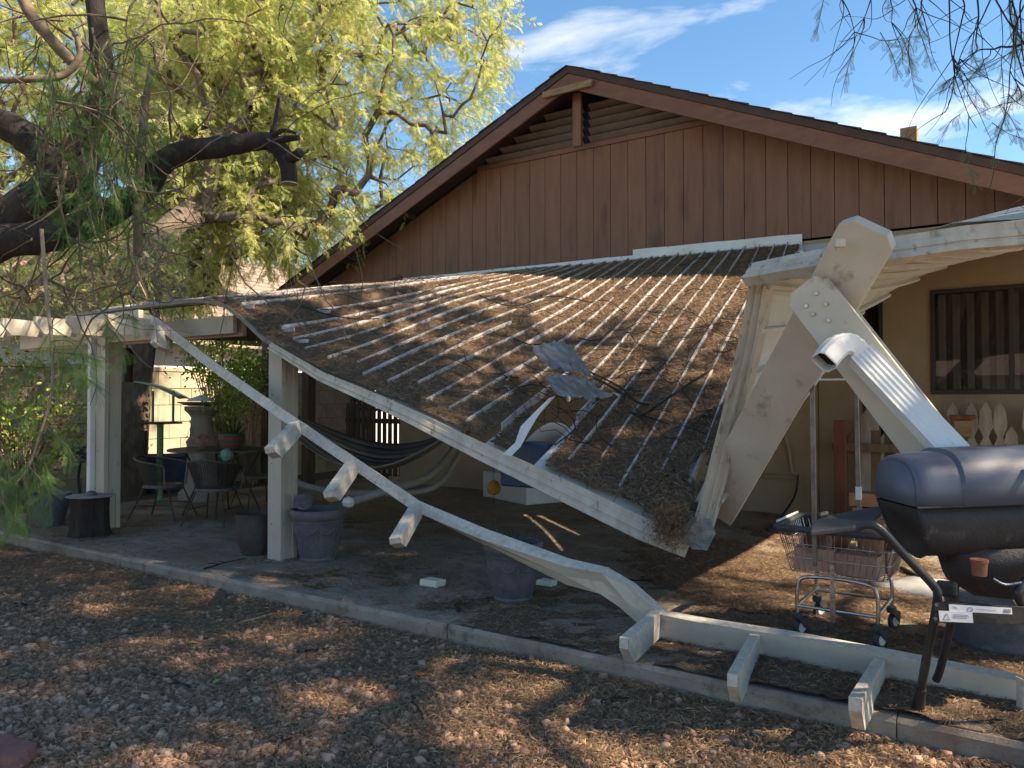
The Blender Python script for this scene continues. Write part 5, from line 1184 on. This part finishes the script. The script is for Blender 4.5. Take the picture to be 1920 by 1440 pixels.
limb([(-40, 215, 7.0), (30, 245, 7.05), (90, 290, 7.1), (130, 330, 7.15), (100, 370, 7.2)], [.12, .15, .17, .2, .22])
limb([(10, 450, 7.1), (80, 445, 7.0), (150, 425, 6.9), (230, 385, 6.8), (275, 350, 6.75), (300, 310, 6.7), (345, 285, 6.7), (410, 276, 6.7), (470, 266, 6.7), (505, 266, 6.7), (528, 285, 6.7), (540, 312, 6.7), (543, 342, 6.7)], [.17, .16, .14, .125, .115, .11, .105, .10, .09, .085, .085, .08, .075])
e_ = at(543, 343, t=6.68); MB().tube([e_, e_+Vector((0, 0, -.012))], .07, 12).build('cut_face', 'cut', nt_)
limb([(530, 290, 6.7), (548, 296, 6.65), (563, 285, 6.6)], [.06, .05, .045]); limb([(505, 265, 6.7), (525, 262, 6.65), (560, 258, 6.6)], [.05, .035, .025]); limb([(505, 262, 6.7), (515, 235, 6.7), (522, 185, 6.75)], [.04, .022, .012]); limb([(500, 262, 6.7), (530, 245, 6.6), (555, 250, 6.6)], [.03, .02, .012])
limb([(40, -10, 6.2), (60, 30, 6.2), (110, 90, 6.25), (150, 130, 6.3), (190, 165, 6.4)], [.05, .05, .05, .045, .04], m='twig'); limb([(258, 480, 6.6), (262, 330, 6.6), (272, 200, 6.6), (284, 124, 6.6)], [.04, .04, .035, .02], m='twig')
limb([(0, 150, 6.0), (60, 148, 6.0), (120, 140, 6.1), (150, 100, 6.1), (140, 60, 6.1)], [.03, .03, .03, .025, .02], m='twig')
# tangle of thin branches
tg = MB()
for k in range(190):
    px, py = random.uniform(-60, 330), random.uniform(-40, 560)
    if px > 200 and random.random() < .35: continue
    t = random.uniform(5.6, 8.5); P = [at(px, py, t=t)]; d = Vector((random.gauss(0, 1), random.gauss(0, .5), random.gauss(-.3, .8))).normalized(); r_ = random.uniform(.004, .014)
    for q in range(random.randint(5, 11)): d = (d+Vector((random.gauss(0, .25), random.gauss(0, .25), random.gauss(-.04, .25)))).normalized(); P.append(P[-1]+d*random.uniform(.08, .2))
    tg.tube(P, list(np.linspace(r_, r_*.4, len(P))), 4, caps=False)
for k in range(60):
    px, py = random.uniform(250, 640), random.uniform(60, 560); t = random.uniform(6.2, 9); P = [at(px, py, t=t)]; d = Vector((random.gauss(.6, .8), random.gauss(0, .4), random.gauss(-.4, .8))).normalized(); r_ = random.uniform(.003, .009)
    for q in range(random.randint(5, 12)): d = (d+Vector((random.gauss(0, .2), random.gauss(0, .2), random.gauss(-.02, .2)))).normalized(); P.append(P[-1]+d*random.uniform(.08, .2))
    tg.tube(P, list(np.linspace(r_, r_*.4, len(P))), 4, caps=False)
tg.build('twigs', 'twig', nt_)['kind'] = 'stuff'
def near_sprays(guides, par_, leaf, nm='leaves', step=.028, fs=(.07, .15), tmpl=TN, shift=0, side=.8, twr=.006, down=.35):
    pos = []; dr = []; m_ = MB()
    for pts in guides:
        P = smoothpts([at(a, b, t=c) for a, b, c in pts], 8); m_.tube(P, list(np.linspace(twr, twr*.4, len(P))), 5, caps=False)
        for i in range(len(P)-1):
            n = max(1, int((P[i+1]-P[i]).length/step))
            for q in range(n):
                if i < 2 and random.random() < .5: continue
                p = P[i].lerp(P[i+1], q/n); d = (P[i+1]-P[i]).normalized(); pos.append(tuple(p)); dr.append(tuple(d*random.uniform(.3, 1)+Vector((random.gauss(0, side), random.gauss(0, side), random.gauss(-down, side*.6)))))
    m_.build('stalks', 'twig', par_)['kind'] = 'stuff'
    pos = np.array(pos); X, Y, Z = frame(np.array(dr), ((0, 0, 1.3), .7)); s_ = rng.uniform(*fs, len(pos)); v, f = inst(tmpl[0], tmpl[1], pos, X, Y, Z, s_)
    ti = np.repeat(np.clip(.5+shift+rng.normal(0, .2, len(pos)), 0, 1), len(tmpl[0])); big(nm, v, f, leaf, par_, tint=ti)['kind'] = 'stuff'
G = []
for k in range(84):        # dark green sprays hanging inside the upper left
    px, py = random.uniform(60, 270), random.uniform(60, 400); t = random.uniform(5.4, 6.8); dx = random.uniform(-30, 45); l = random.uniform(60, 150)
    G.append([(px, py, t), (px+dx*.5, py+l*.4, t+random.uniform(-.2, .2)), (px+dx, py+l, t+random.uniform(-.3, .3))])
near_sprays(G, nt_, 'leafG', 'crown', step=.03, fs=(.08, .16), shift=-.1)
# hanging branch in the near left foreground
hbz = thing('hanging_branch', at(90, 580, t=4.4), 'bright feathery green branch drooping in front of the left post', 'branch')
limb([(78, 430, 4.5), (88, 560, 4.45), (98, 650, 4.4), (96, 740, 4.35), (70, 830, 4.3), (50, 880, 4.2), (10, 930, 4.1)], [.012, .012, .011, .009, .008, .006, .004], m='paletwig', par_=hbz, n=8)
G = [[(95, 620, 4.4), (60, 680, 4.3), (20, 760, 4.2)], [(98, 650, 4.4), (140, 690, 4.3), (190, 730, 4.2)], [(98, 660, 4.4), (150, 665, 4.4), (200, 680, 4.3)], [(96, 700, 4.4), (60, 760, 4.3), (30, 800, 4.2)], [(92, 610, 4.4), (150, 640, 4.5), (210, 600, 4.5)], [(95, 640, 4.4), (130, 640, 4.3), (165, 670, 4.3)],
     [(85, 800, 4.3), (120, 830, 4.2), (135, 850, 4.2)], [(70, 830, 4.3), (30, 850, 4.2), (-20, 870, 4.1)], [(60, 860, 4.3), (70, 900, 4.2), (75, 950, 4.1)], [(50, 870, 4.2), (20, 920, 4.1), (5, 980, 4.0)], [(50, 870, 4.2), (90, 920, 4.1), (95, 975, 4.0)], [(30, 900, 4.2), (30, 950, 4.0), (20, 1000, 3.9)], [(10, 920, 4.1), (-10, 960, 4), (-20, 1010, 4)],
     [(60, 850, 4.2), (85, 870, 4.2), (90, 905, 4.2)], [(-20, 820, 4.3), (10, 870, 4.2), (30, 930, 4.2)], [(-30, 860, 4.1), (0, 900, 4.1), (25, 965, 4.1)], [(-20, 900, 3.9), (10, 950, 3.9), (40, 985, 3.9)], [(40, 880, 4.1), (55, 930, 4.1), (50, 990, 4.1)], [(120, 640, 4.4), (118, 690, 4.4), (112, 730, 4.4)], [(150, 650, 4.4), (158, 680, 4.4), (160, 700, 4.4)], [(200, 610, 4.6), (225, 640, 4.6), (235, 680, 4.6)], [(210, 600, 4.5), (240, 590, 4.5), (262, 610, 4.5)]]
near_sprays(G, hbz, 'leafG', 'leaves', step=.011, fs=(.075, .13), shift=.28, side=.55, twr=.0035)
# shrubs
def shrub(name, label, tips, n, leaf, size, base, flower=False, sd=.16):
    o = thing(name, base, label, 'shrub'); m_ = MB()
    for p in tips: m_.tube(smoothpts([Vector(base)+Vector((random.gauss(0, .1), random.gauss(0, .1), 0)), Vector(base).lerp(Vector(p), .5)+Vector((0, 0, .15)), Vector(p)], 4), [.014]*5+[.006]*4, 5)
    m_.build('stems', 'paletwig', o)['kind'] = 'stuff'
    P = np.repeat(tips, n, 0)+rng.normal(0, sd, (len(tips)*n, 3)); X, Y, Z = frame(rng.normal(size=P.shape), ((0, 0, 1.2), .8)); v, f = inst(TL[0], TL[1], P, X, Y, Z, rng.uniform(*size, len(P)))
    big('leaves', v, f, leaf, o, tint=np.repeat(np.clip(rng.normal(.55, .22, len(P)), 0, 1), 6))['kind'] = 'stuff'
    if flower:
        F_ = tips[rng.integers(0, len(tips), 160)]+rng.normal(0, sd*1.1, (160, 3)); X, Y, Z = frame(rng.normal(size=F_.shape)); v, f = inst(TL[0], TL[1], F_, X, Y, Z, rng.uniform(.05, .09, 160)); big('blossoms', v, f, 'flower', o)['kind'] = 'stuff'
shrub('flowering_shrub', 'sunlit shrub with red blossoms at the left edge before the block wall', px_tips(70, [(-60, 640), (60, 650), (110, 720), (165, 790), (150, 860), (-60, 870)], (10.8, 12.4)), 34, 'leafO', (.05, .10), (at(40, 940, X=-12.3).x, at(40, 940, X=-12.3).y, 0), True)
shrub('vine', 'green leafy vine climbing behind the fallen fascia', px_tips(44, [(345, 620), (470, 610), (490, 640), (470, 690), (440, 790), (410, 800), (395, 700), (350, 680)], (11.0, 13.0)), 50, 'leafO', (.045, .09), (at(420, 850, X=-12.6).x, at(420, 850, X=-12.6).y, 0), False, .14)
shrub('dark_shrub', 'dark green shrub on top of the block wall beside the middle post', px_tips(24, [(430, 690), (495, 660), (500, 760), (450, 730)], (14.0, 15.5)), 60, 'leafG', (.05, .1), (at(470, 850, t=14.5).x, at(470, 850, t=14.5).y, 0), False, .16)
# big right-hand tree shading the yard (sun side)
trk = [(6.5, 7.0, -.1), (6.4, 7.0, 1.5), (6.0, 7.2, 3.2), (5.6, 7.4, 4.6)]
RT = [ell(450, (3.4, 6.6, 8.8), (7.4, 4.3, 1.4), .1), ell(150, (4.6, 3.2, 8.0), (5.0, 2.8, 1.2), .1), ell(60, (-4, 8.3, 9.4), (3.2, 2.2, .7), .1), ell(50, (-5.6, 9.2, 9.0), (2.6, 1.4, .5), .1)]  # last two crown parts added out of view to shade the block wall
make_tree('shade_tree', 'tall feathery tree at the right whose dangling twigs enter the upper right sky', trk, RT, .3, 'bark2', 'leafS', dict(tw=7, nf=13, L_=(.4, 1.0), fs=(.13, .26), droop=.5), tintshift=.1)
hb2 = thing('dangling_twigs', at(1850, -40, t=5.0), 'bare dark twigs with small grey green fronds hanging into the upper right sky', 'branch')
G = []; m_ = MB()
def dangle(a, b, t, n, rr=.008, dirx=0, leaf=.5):
    P = [(a, b, t)]; x, y = a, b; vx, vy = dirx, random.uniform(14, 26)
    for q in range(n): vx += random.gauss(0, 7); vy = max(-6, vy+random.gauss(0, 6)); x += vx; y += vy; P.append((x, y, t+random.gauss(0, .05)))
    m_.tube(smoothpts([at(p[0], p[1], t=p[2]) for p in P], 4), list(np.linspace(rr, rr*.35, (len(P)-1)*4+1)), 5, caps=False)
    if random.random() < leaf and len(P) > 3:
        s_ = random.randint(1, len(P)-3); G.append(P[s_:s_+3])
    return P
for (a, dx) in ((1640, -12), (1660, 6), (1700, 8), (1740, -8), (1780, -6), (1800, 4), (1830, -4), (1850, 6), (1870, -6), (1880, 4), (1900, -3), (1925, -6), (1940, -10), (1560, 3)):
    n_ = random.randint(7, 11) if a > 1760 else random.randint(2, 4)
    P = dangle(a, -30, random.uniform(4.6, 5.4), n_, .006, dx)
    for q in range(6):
        j = random.randint(1, len(P)-1); dangle(P[j][0], P[j][1], P[j][2], random.randint(2, 5), .0032, random.gauss(0, 14), .4)
P = dangle(1930, 60, 5.0, 9, .009, -8)
for q in range(6):
    j = random.randint(2, len(P)-1); dangle(P[j][0], P[j][1], P[j][2], 4, .0035, random.gauss(-10, 12), .4)
m_.build('twigs', 'bark', hb2)['kind'] = 'stuff'
G += [[(1650, 60, 5), (1672, 100, 5), (1684, 140, 5)], [(1545, -5, 5), (1538, 30, 5), (1532, 62, 5)], [(1700, -5, 5), (1720, 30, 5), (1735, 70, 5)], [(1880, 200, 5), (1900, 230, 5), (1915, 265, 5)], [(1860, 230, 5), (1890, 250, 5), (1925, 262, 5)], [(1800, 215, 5), (1785, 225, 5), (1768, 250, 5)], [(1895, 195, 5), (1885, 220, 5), (1870, 262, 5)]]
near_sprays(G, hb2, 'leafS', 'leaves', step=.035, fs=(.05, .10), shift=.1, side=.6, twr=.003)
# ================================================================== GROUND COVER
# gravel
base = np.array([(1, 0, 0), (-1, 0, 0), (0, 1, 0), (0, -1, 0), (0, 0, 1), (0, 0, -1), (.6, .6, .55), (-.6, .55, .6), (.55, -.6, .6), (-.6, -.6, .55)], float)
import bmesh
def stone_t(seed):
    r_ = random.Random(seed); bm = bmesh.new()
    for p in base: bm.verts.new([c*(r_.uniform(.72, 1.12)) for c in p])
    bmesh.ops.convex_hull(bm, input=bm.verts); bmesh.ops.triangulate(bm, faces=bm.faces)
    vs_ = [v for v in bm.verts if v.link_faces]; ix = {v: i for i, v in enumerate(vs_)}
    a = np.array([tuple(v.co) for v in vs_]); b = np.array([[ix[v] for v in f_.verts] for f_ in bm.faces]); bm.free(); return a, b
vsl, fsl, tl = [], [], []; off_ = 0
def gravel_pts(n):
    out = []
    while len(out) < n:
        t = random.uniform(2.9, 10.5); px = random.uniform(-120, 2040); d = ray(px, 1000); x, y = d.x*t, d.y*t
        if y < 4.24 and x > -13 and random.random() < min(1, t/4.5)*.9+.1: out.append((x, y))
    return np.array(out)
for s_ in range(8):
    tv, tf = stone_t(s_); P2 = gravel_pts(3600); z = ground_z(P2); n = len(P2)
    cl = vn(P2, 1.1); keep = rng.uniform(size=n) < np.clip(.95-.6*cl-.75*np.clip((P2[:, 1]-2.6)/1.4, 0, 1)-.05*np.clip(-P2[:, 0]-3, 0, 6), .08, 1); P2 = P2[keep]; z = z[keep]; n = len(P2)
    P3 = np.column_stack([P2, z+.003]); X, Y, Z = frame(rng.normal(size=(n, 3))*np.array([1, 1, .3])); sz = rng.lognormal(math.log(.0135), .48, n).clip(.004, .040)
    v, f = inst(tv, tf, P3, X, Y, Z, sz*1.25, sz, sz*.75); vsl.append(v); fsl.append(f+off_); off_ += len(v); tl.append(np.repeat(np.clip(rng.beta(2, 1.9, n), 0, 1), len(tv)))
tag(big('gravel', np.concatenate(vsl), np.concatenate(fsl), 'stone', tint=np.concatenate(tl)), 'pink and tan gravel stones strewn over the yard', kind='stuff')
# litter on the yard
P2 = gravel_pts(130000); kk = rng.uniform(size=len(P2)) < np.clip(.7+.6*vn(P2+3, 1.1)+.35*np.clip((P2[:, 1]-2.6)/1.6, 0, 1), .1, 1); P2 = P2[kk]
P3 = np.column_stack([P2, ground_z(P2)+rng.uniform(.0, .016, len(P2))]); Nn = norm(np.array([0, 0, 1.])+rng.normal(0, .12, P3.shape)); v, f, t_ = needles(P3, Nn, (.018, .075), (.002, .006), .012)
tag(big('leaf_litter', v, f, 'litter', tint=t_), 'brown needle litter scattered over the gravel yard', kind='stuff')
# litter drifts on the patio
nx, ny = 420, 200; X_ = np.linspace(-11.5, 3.5, nx); Y_ = np.linspace(4.28, 10.9, ny); GX, GY = np.meshgrid(X_, Y_, indexing='ij'); PP = np.stack([GX, GY], -1)
def drift(P):
    a = vn(P+7, .85)*.75+vn(P, 2.3)*.5+vn(P, 6.7)*.28; e = np.clip((P[..., 0]+4.3)/1.6, -.15, 1)*.55-.28*np.clip((P[..., 1]-6.8)/2, 0, 1)
    a = a+e-.17; return a
Hd = drift(PP); hz_ = np.where(Hd > .12, .001+np.clip(Hd-.12, 0, .6)*.05*(1+.7*vn(PP, 15)), -.02)+rng.normal(0, .0012, Hd.shape); vv = np.stack([GX, GY, hz_], -1).reshape(-1, 3)
mk = (hz_[:-1, :-1] > 0) | (hz_[1:, :-1] > 0) | (hz_[:-1, 1:] > 0) | (hz_[1:, 1:] > 0); aa, bb = np.where(mk); i0 = aa*ny+bb
tag(big('litter_drifts', vv, np.stack([i0, i0+ny, i0+ny+1, i0+1], 1), 'duff', smooth=True), 'brown drifts of needles lying on the patio slab', kind='stuff')
n = 430000; P2 = np.column_stack([rng.uniform(-11.5, 3.2, n), rng.uniform(4.28, 10.8, n)]); dd_ = drift(P2); kk = rng.uniform(size=n) < np.clip(.32+(dd_+.25)*2.0, .22, 1); P2 = P2[kk]; dd_ = dd_[kk]
P3 = np.column_stack([P2, np.where(dd_ > .12, .003+np.clip(dd_-.12, 0, .6)*.05, .002)]); Nn = norm(np.array([0, 0, 1.])+rng.normal(0, .1, P3.shape)); v, f, t_ = needles(P3, Nn, (.015, .06), (.0018, .0045), .010)
tag(big('patio_litter', v, f, 'litter', tint=t_), 'loose brown needles scattered over the concrete patio', kind='stuff')
# fallen sticks: one mesh each
def sticks(n, reg, name, label, grp, rr=(.004, .010), ll=(.15, .55), surf=None):
    for k in range(n):
        x, y = reg(); a = random.uniform(0, PI); l = random.uniform(*ll); r_ = random.uniform(*rr); P = []
        for q in range(6):
            u = q/5-.5; px_ = x+math.cos(a)*l*u+random.gauss(0, .012); py_ = y+math.sin(a)*l*u+random.gauss(0, .012)
            P.append(Vector((px_, py_, surf(px_, py_)+r_+random.uniform(0, .012))))
        m_ = MB().tube(smoothpts(P, 2), list(np.linspace(r_, r_*.5, 11)), 5)
        if random.random() < .5: j = random.randint(1, 4); m_.tube([P[j], P[j]+Vector((random.gauss(0, .08), random.gauss(0, .08), .02))], [r_*.6, r_*.3], 4)
        tag(m_.build(name, random.choice(['twig', 'twig', 'bark']), smooth=True), label, 'stick', grp)
gz = lambda x, y: float(ground_z(np.array([[x, y]]))[0])
def regyard():
    while True:
        t = random.uniform(3.3, 7.5); d = ray(random.uniform(50, 1900), 1000)
        if d.y*t < 4.0: return d.x*t, d.y*t
def one_stick(x, y, name, label, grp, surf, forked, thick):
    a = random.uniform(0, PI); l = random.uniform(.18, .5); r_ = .010 if thick else .005; P = []
    for q in range(6):
        u = q/5-.5; X__ = x+math.cos(a)*l*u+random.gauss(0, .014); Y__ = y+math.sin(a)*l*u+random.gauss(0, .014); P.append(Vector((X__, Y__, surf(X__, Y__)+r_+random.uniform(0, .012))))
    m_ = MB().tube(smoothpts(P, 2), list(np.linspace(r_, r_*.5, 11)), 5)
    if forked: m_.tube([P[2], P[2]+Vector((random.gauss(0, .08), random.gauss(0, .08), .02))], [r_*.6, r_*.3], 4); m_.tube([P[3], P[3]+Vector((random.gauss(0, .09), random.gauss(0, .09), .01))], [r_*.6, r_*.3], 4)
    tag(m_.build(name, 'bark' if thick else 'twig', smooth=True), label, 'stick', grp)
cols = ((90, 'left yard edge'), (270, 'wire chairs'), (480, 'brown pot'), (600, 'rope topped pot'), (800, 'foam block'), (960, 'right planter'), (1180, 'first ground rafter tail'), (1400, 'second ground rafter tail'), (1640, 'third ground rafter tail'))
for ci, (px, lm_) in enumerate(cols):
    for ri, (fr, wd_) in enumerate(((.15, 'close to the kerb'), (.5, 'halfway to the kerb'), (.85, 'near the bottom'))):
        ky = 1015+.2037*(px-30); yb = ky+60+(1425-ky-60)*fr
        if yb > 1432 or (ri and ky > 1290): continue
        p = at(px+random.uniform(-45, 45), yb, Z=-.14)
        if p.y < 4.05: fk, th = (ci+ri) % 2 == 0, (ci*2+ri) % 3 == 0; one_stick(p.x, p.y, 'fallen_stick', '%s%s stick on the gravel before the %s, %s' % ('thick' if th else 'thin', ' forked' if fk else '', lm_, wd_), 'sticks on the gravel', gz, fk, th)
for ci, (px, py, lm_) in enumerate(((700, 1080, 'between the rope topped pot and the foam block'), (860, 1140, 'left of the planter under the fascia'), (1110, 1030, 'under the hanging gutter corner'), (1180, 1090, 'behind the bent part of the fascia'), (1330, 1075, 'left of the laundry cart'), (1390, 1150, 'behind the second rafter tail'), (1460, 1090, 'beside the front wheel of the laundry cart'), (1560, 1240, 'between the second and third rafter tails'), (650, 960, 'by the ball end of the hammock stand'), (420, 1060, 'in front of the brown pot'))):
    p = at(px, py, Z=.01); one_stick(p.x, p.y, 'patio_stick', '%s stick on the patio %s' % (('thin brown', 'dark forked')[ci % 2], lm_), 'sticks on the patio', lambda x, y: .012, ci % 2 == 1, ci % 2 == 1)
# dead twigs on the roof (tangle near the torn panel)
m_ = MB()
def rsurf(x, v): return Vector(tuple(RS(x, v, .07)))
for k in range(150):
    c = (random.gauss(-3.15, .75), random.gauss(.33, .17)) if k < 95 else (random.uniform(-8, -2.6), random.uniform(.05, .9)); a = random.uniform(0, 2*PI); n_ = random.randint(4, 9); P = []; x, v = c; r_ = random.uniform(.003, .0075 if k < 95 else .005)
    for q in range(n_):
        if not (-9.6 < x < XC-.1 and .02 < v < .95): break
        P.append(rsurf(x, v)+Vector((0, 0, random.uniform(-.02, .08)))); a += random.gauss(0, .35); x += .13*math.cos(a); v += .13*math.sin(a)/6
    if len(P) > 2: m_.tube(P, list(np.linspace(r_, r_*.4, len(P))), 4, caps=False)
tag(m_.build('dead_twigs', 'bark'), 'dead dark twigs tangled on the fallen roof', kind='stuff')
BL = ('long thin dark branch across the upper roof ribs near the house wall', 'thick dark branch running down from the torn metal scrap', 'thin dark branch reaching from the twig tangle to the folded gutter', 'short dark branch below the twig tangle on the roof', 'thin dark branch near the left end of the fallen roof', 'second dark branch beside the torn metal scrap')
for bi_, (pts, r_) in enumerate((([(900, 560), (960, 575), (1040, 560), (1110, 572)], .008), ([(1080, 700), (1140, 730), (1190, 765), (1215, 772)], .012), ([(1200, 770), (1250, 740), (1300, 715), (1340, 700)], .009), ([(1190, 772), (1230, 800), (1260, 790)], .007), ([(560, 575), (620, 590), (680, 600), (705, 596)], .007), ([(1110, 690), (1150, 720), (1200, 760)], .009))):
    # place on the roof by nearest x,v
    P = []
    for (a, b) in pts:
        best = min(((x, v) for x in np.linspace(-9.5, XC-.1, 60) for v in np.linspace(.02, .95, 30)), key=lambda q: (lambda pr: (pr[0]-a)**2+(pr[1]-b)**2)(proj(RS(q[0], q[1], .1))))
        P.append(rsurf(*best)+Vector((0, 0, .04)))
    tag(MB().tube(smoothpts(P, 5), r_, 5).build('dead_branch', 'bark', smooth=True), BL[bi_], 'branch', 'dead branches on the fallen roof')
# clump of debris hanging off the corner
c0 = at(1258, 985, t=5.55); P3 = np.array(c0)+rng.normal(0, 1, (2600, 3))*np.array([.07, .07, .085])+np.array([-.02, 0, -.0]); Nn = norm(rng.normal(size=P3.shape)+np.array([0, -.6, .4])); v, f, t_ = needles(P3, Nn, (.03, .09), (.002, .004), .02, .5)
big('hanging_needles', v, f, 'litter', cover, tint=np.clip(t_-.15, 0, 1))['kind'] = 'stuff'
# fallen leaves, red rock, small scraps
lm = None
LL = ('left of the planter', 'just below the kerb crack', 'in the middle of the left gravel', 'left of the orange scrap', 'below the left kerb', 'at the bottom middle', 'above the white paper scrap', 'right of the paper scrap', 'behind the pale bark strip', 'at the left side of the yard')
for k, (px, py) in enumerate(((858, 1118), (1000, 1185), (405, 1278), (820, 1300), (362, 1205), (540, 1358), (1090, 1230), (940, 1255), (700, 1180), (120, 1230))):
    p = at(px, py, Z=0.02 if py < 1130 else -.12); m_ = MB().add([p+Vector((math.cos(k)*a*.035-math.sin(k)*b*.012, math.sin(k)*a*.035+math.cos(k)*b*.012, c)) for a, b, c in ((-1, 0, 0), (-.3, 1, .006), (.5, .9, .008), (1, 0, .002), (.5, -.9, .004), (-.3, -1, .004))], [(0, 1, 2, 3), (0, 3, 4, 5)])
    tag(m_.build('fallen_leaf', 'leafO'), 'single pale green leaf on the ground '+LL[k], 'leaf', 'pale leaves on the ground')
bpy.data.objects['fallen_leaf']
for o in bpy.data.objects:
    if o.name.startswith('fallen_leaf'):
        a = o.data.attributes.new('tint', 'FLOAT', 'POINT'); a.data.foreach_set('value', [.9]*len(o.data.vertices))
q = at(25, 1425, Z=-.10); m_ = bmesh.new(); bmesh.ops.create_icosphere(m_, subdivisions=3, radius=1)
for v in m_.verts:
    d = v.co.copy(); s_ = 1+.35*noise.noise(d*1.9)+.16*noise.noise(d*5)+.05*noise.noise(d*14); v.co = Vector((d.x*.21*s_, d.y*.15*s_, max(-.1, min(.09, d.z*.16*s_))))
me = bpy.data.meshes.new('red_rock'); m_.to_mesh(me); o = link('red_rock', me, 'redrock'); o.location = (q.x-.06, q.y-.06, q.z-.02); tag(o, 'reddish flat topped rock at the bottom left corner', 'rock')
tag(MB().box(at(787, 1264, Z=-.115), (.05, .03, .012), Matrix.Rotation(.4, 3, 'Z')).build('orange_scrap', 'orange', bevel=.003), 'small bright orange plastic scrap on the gravel', 'scrap')
tag(MB().add([at(858, 1243, Z=-.12), at(870, 1228, Z=-.11), at(884, 1228, Z=-.10), at(872, 1242, Z=-.115)], [(0, 1, 2, 3)]).build('paper_scrap', 'paper', solid=.002), 'torn white paper scrap on the gravel', 'scrap')
tag(MB().tube(smoothpts([at(438, 1170, Z=-.11), at(480, 1160, Z=-.1), at(522, 1148, Z=-.105)], 4), [.004]*2+[.012]*5+[.005]*2, 5).build('pale_bark_strip', 'rawwood', smooth=True), 'pale curled strip of bark on the gravel', 'bark')
# the white hanging chime-like cords behind the middle post
print('objects', len(bpy.data.objects), 'tris', sum(len(o.data.loops)-2*len(o.data.polygons) for o in bpy.data.objects if o.type == 'MESH'))
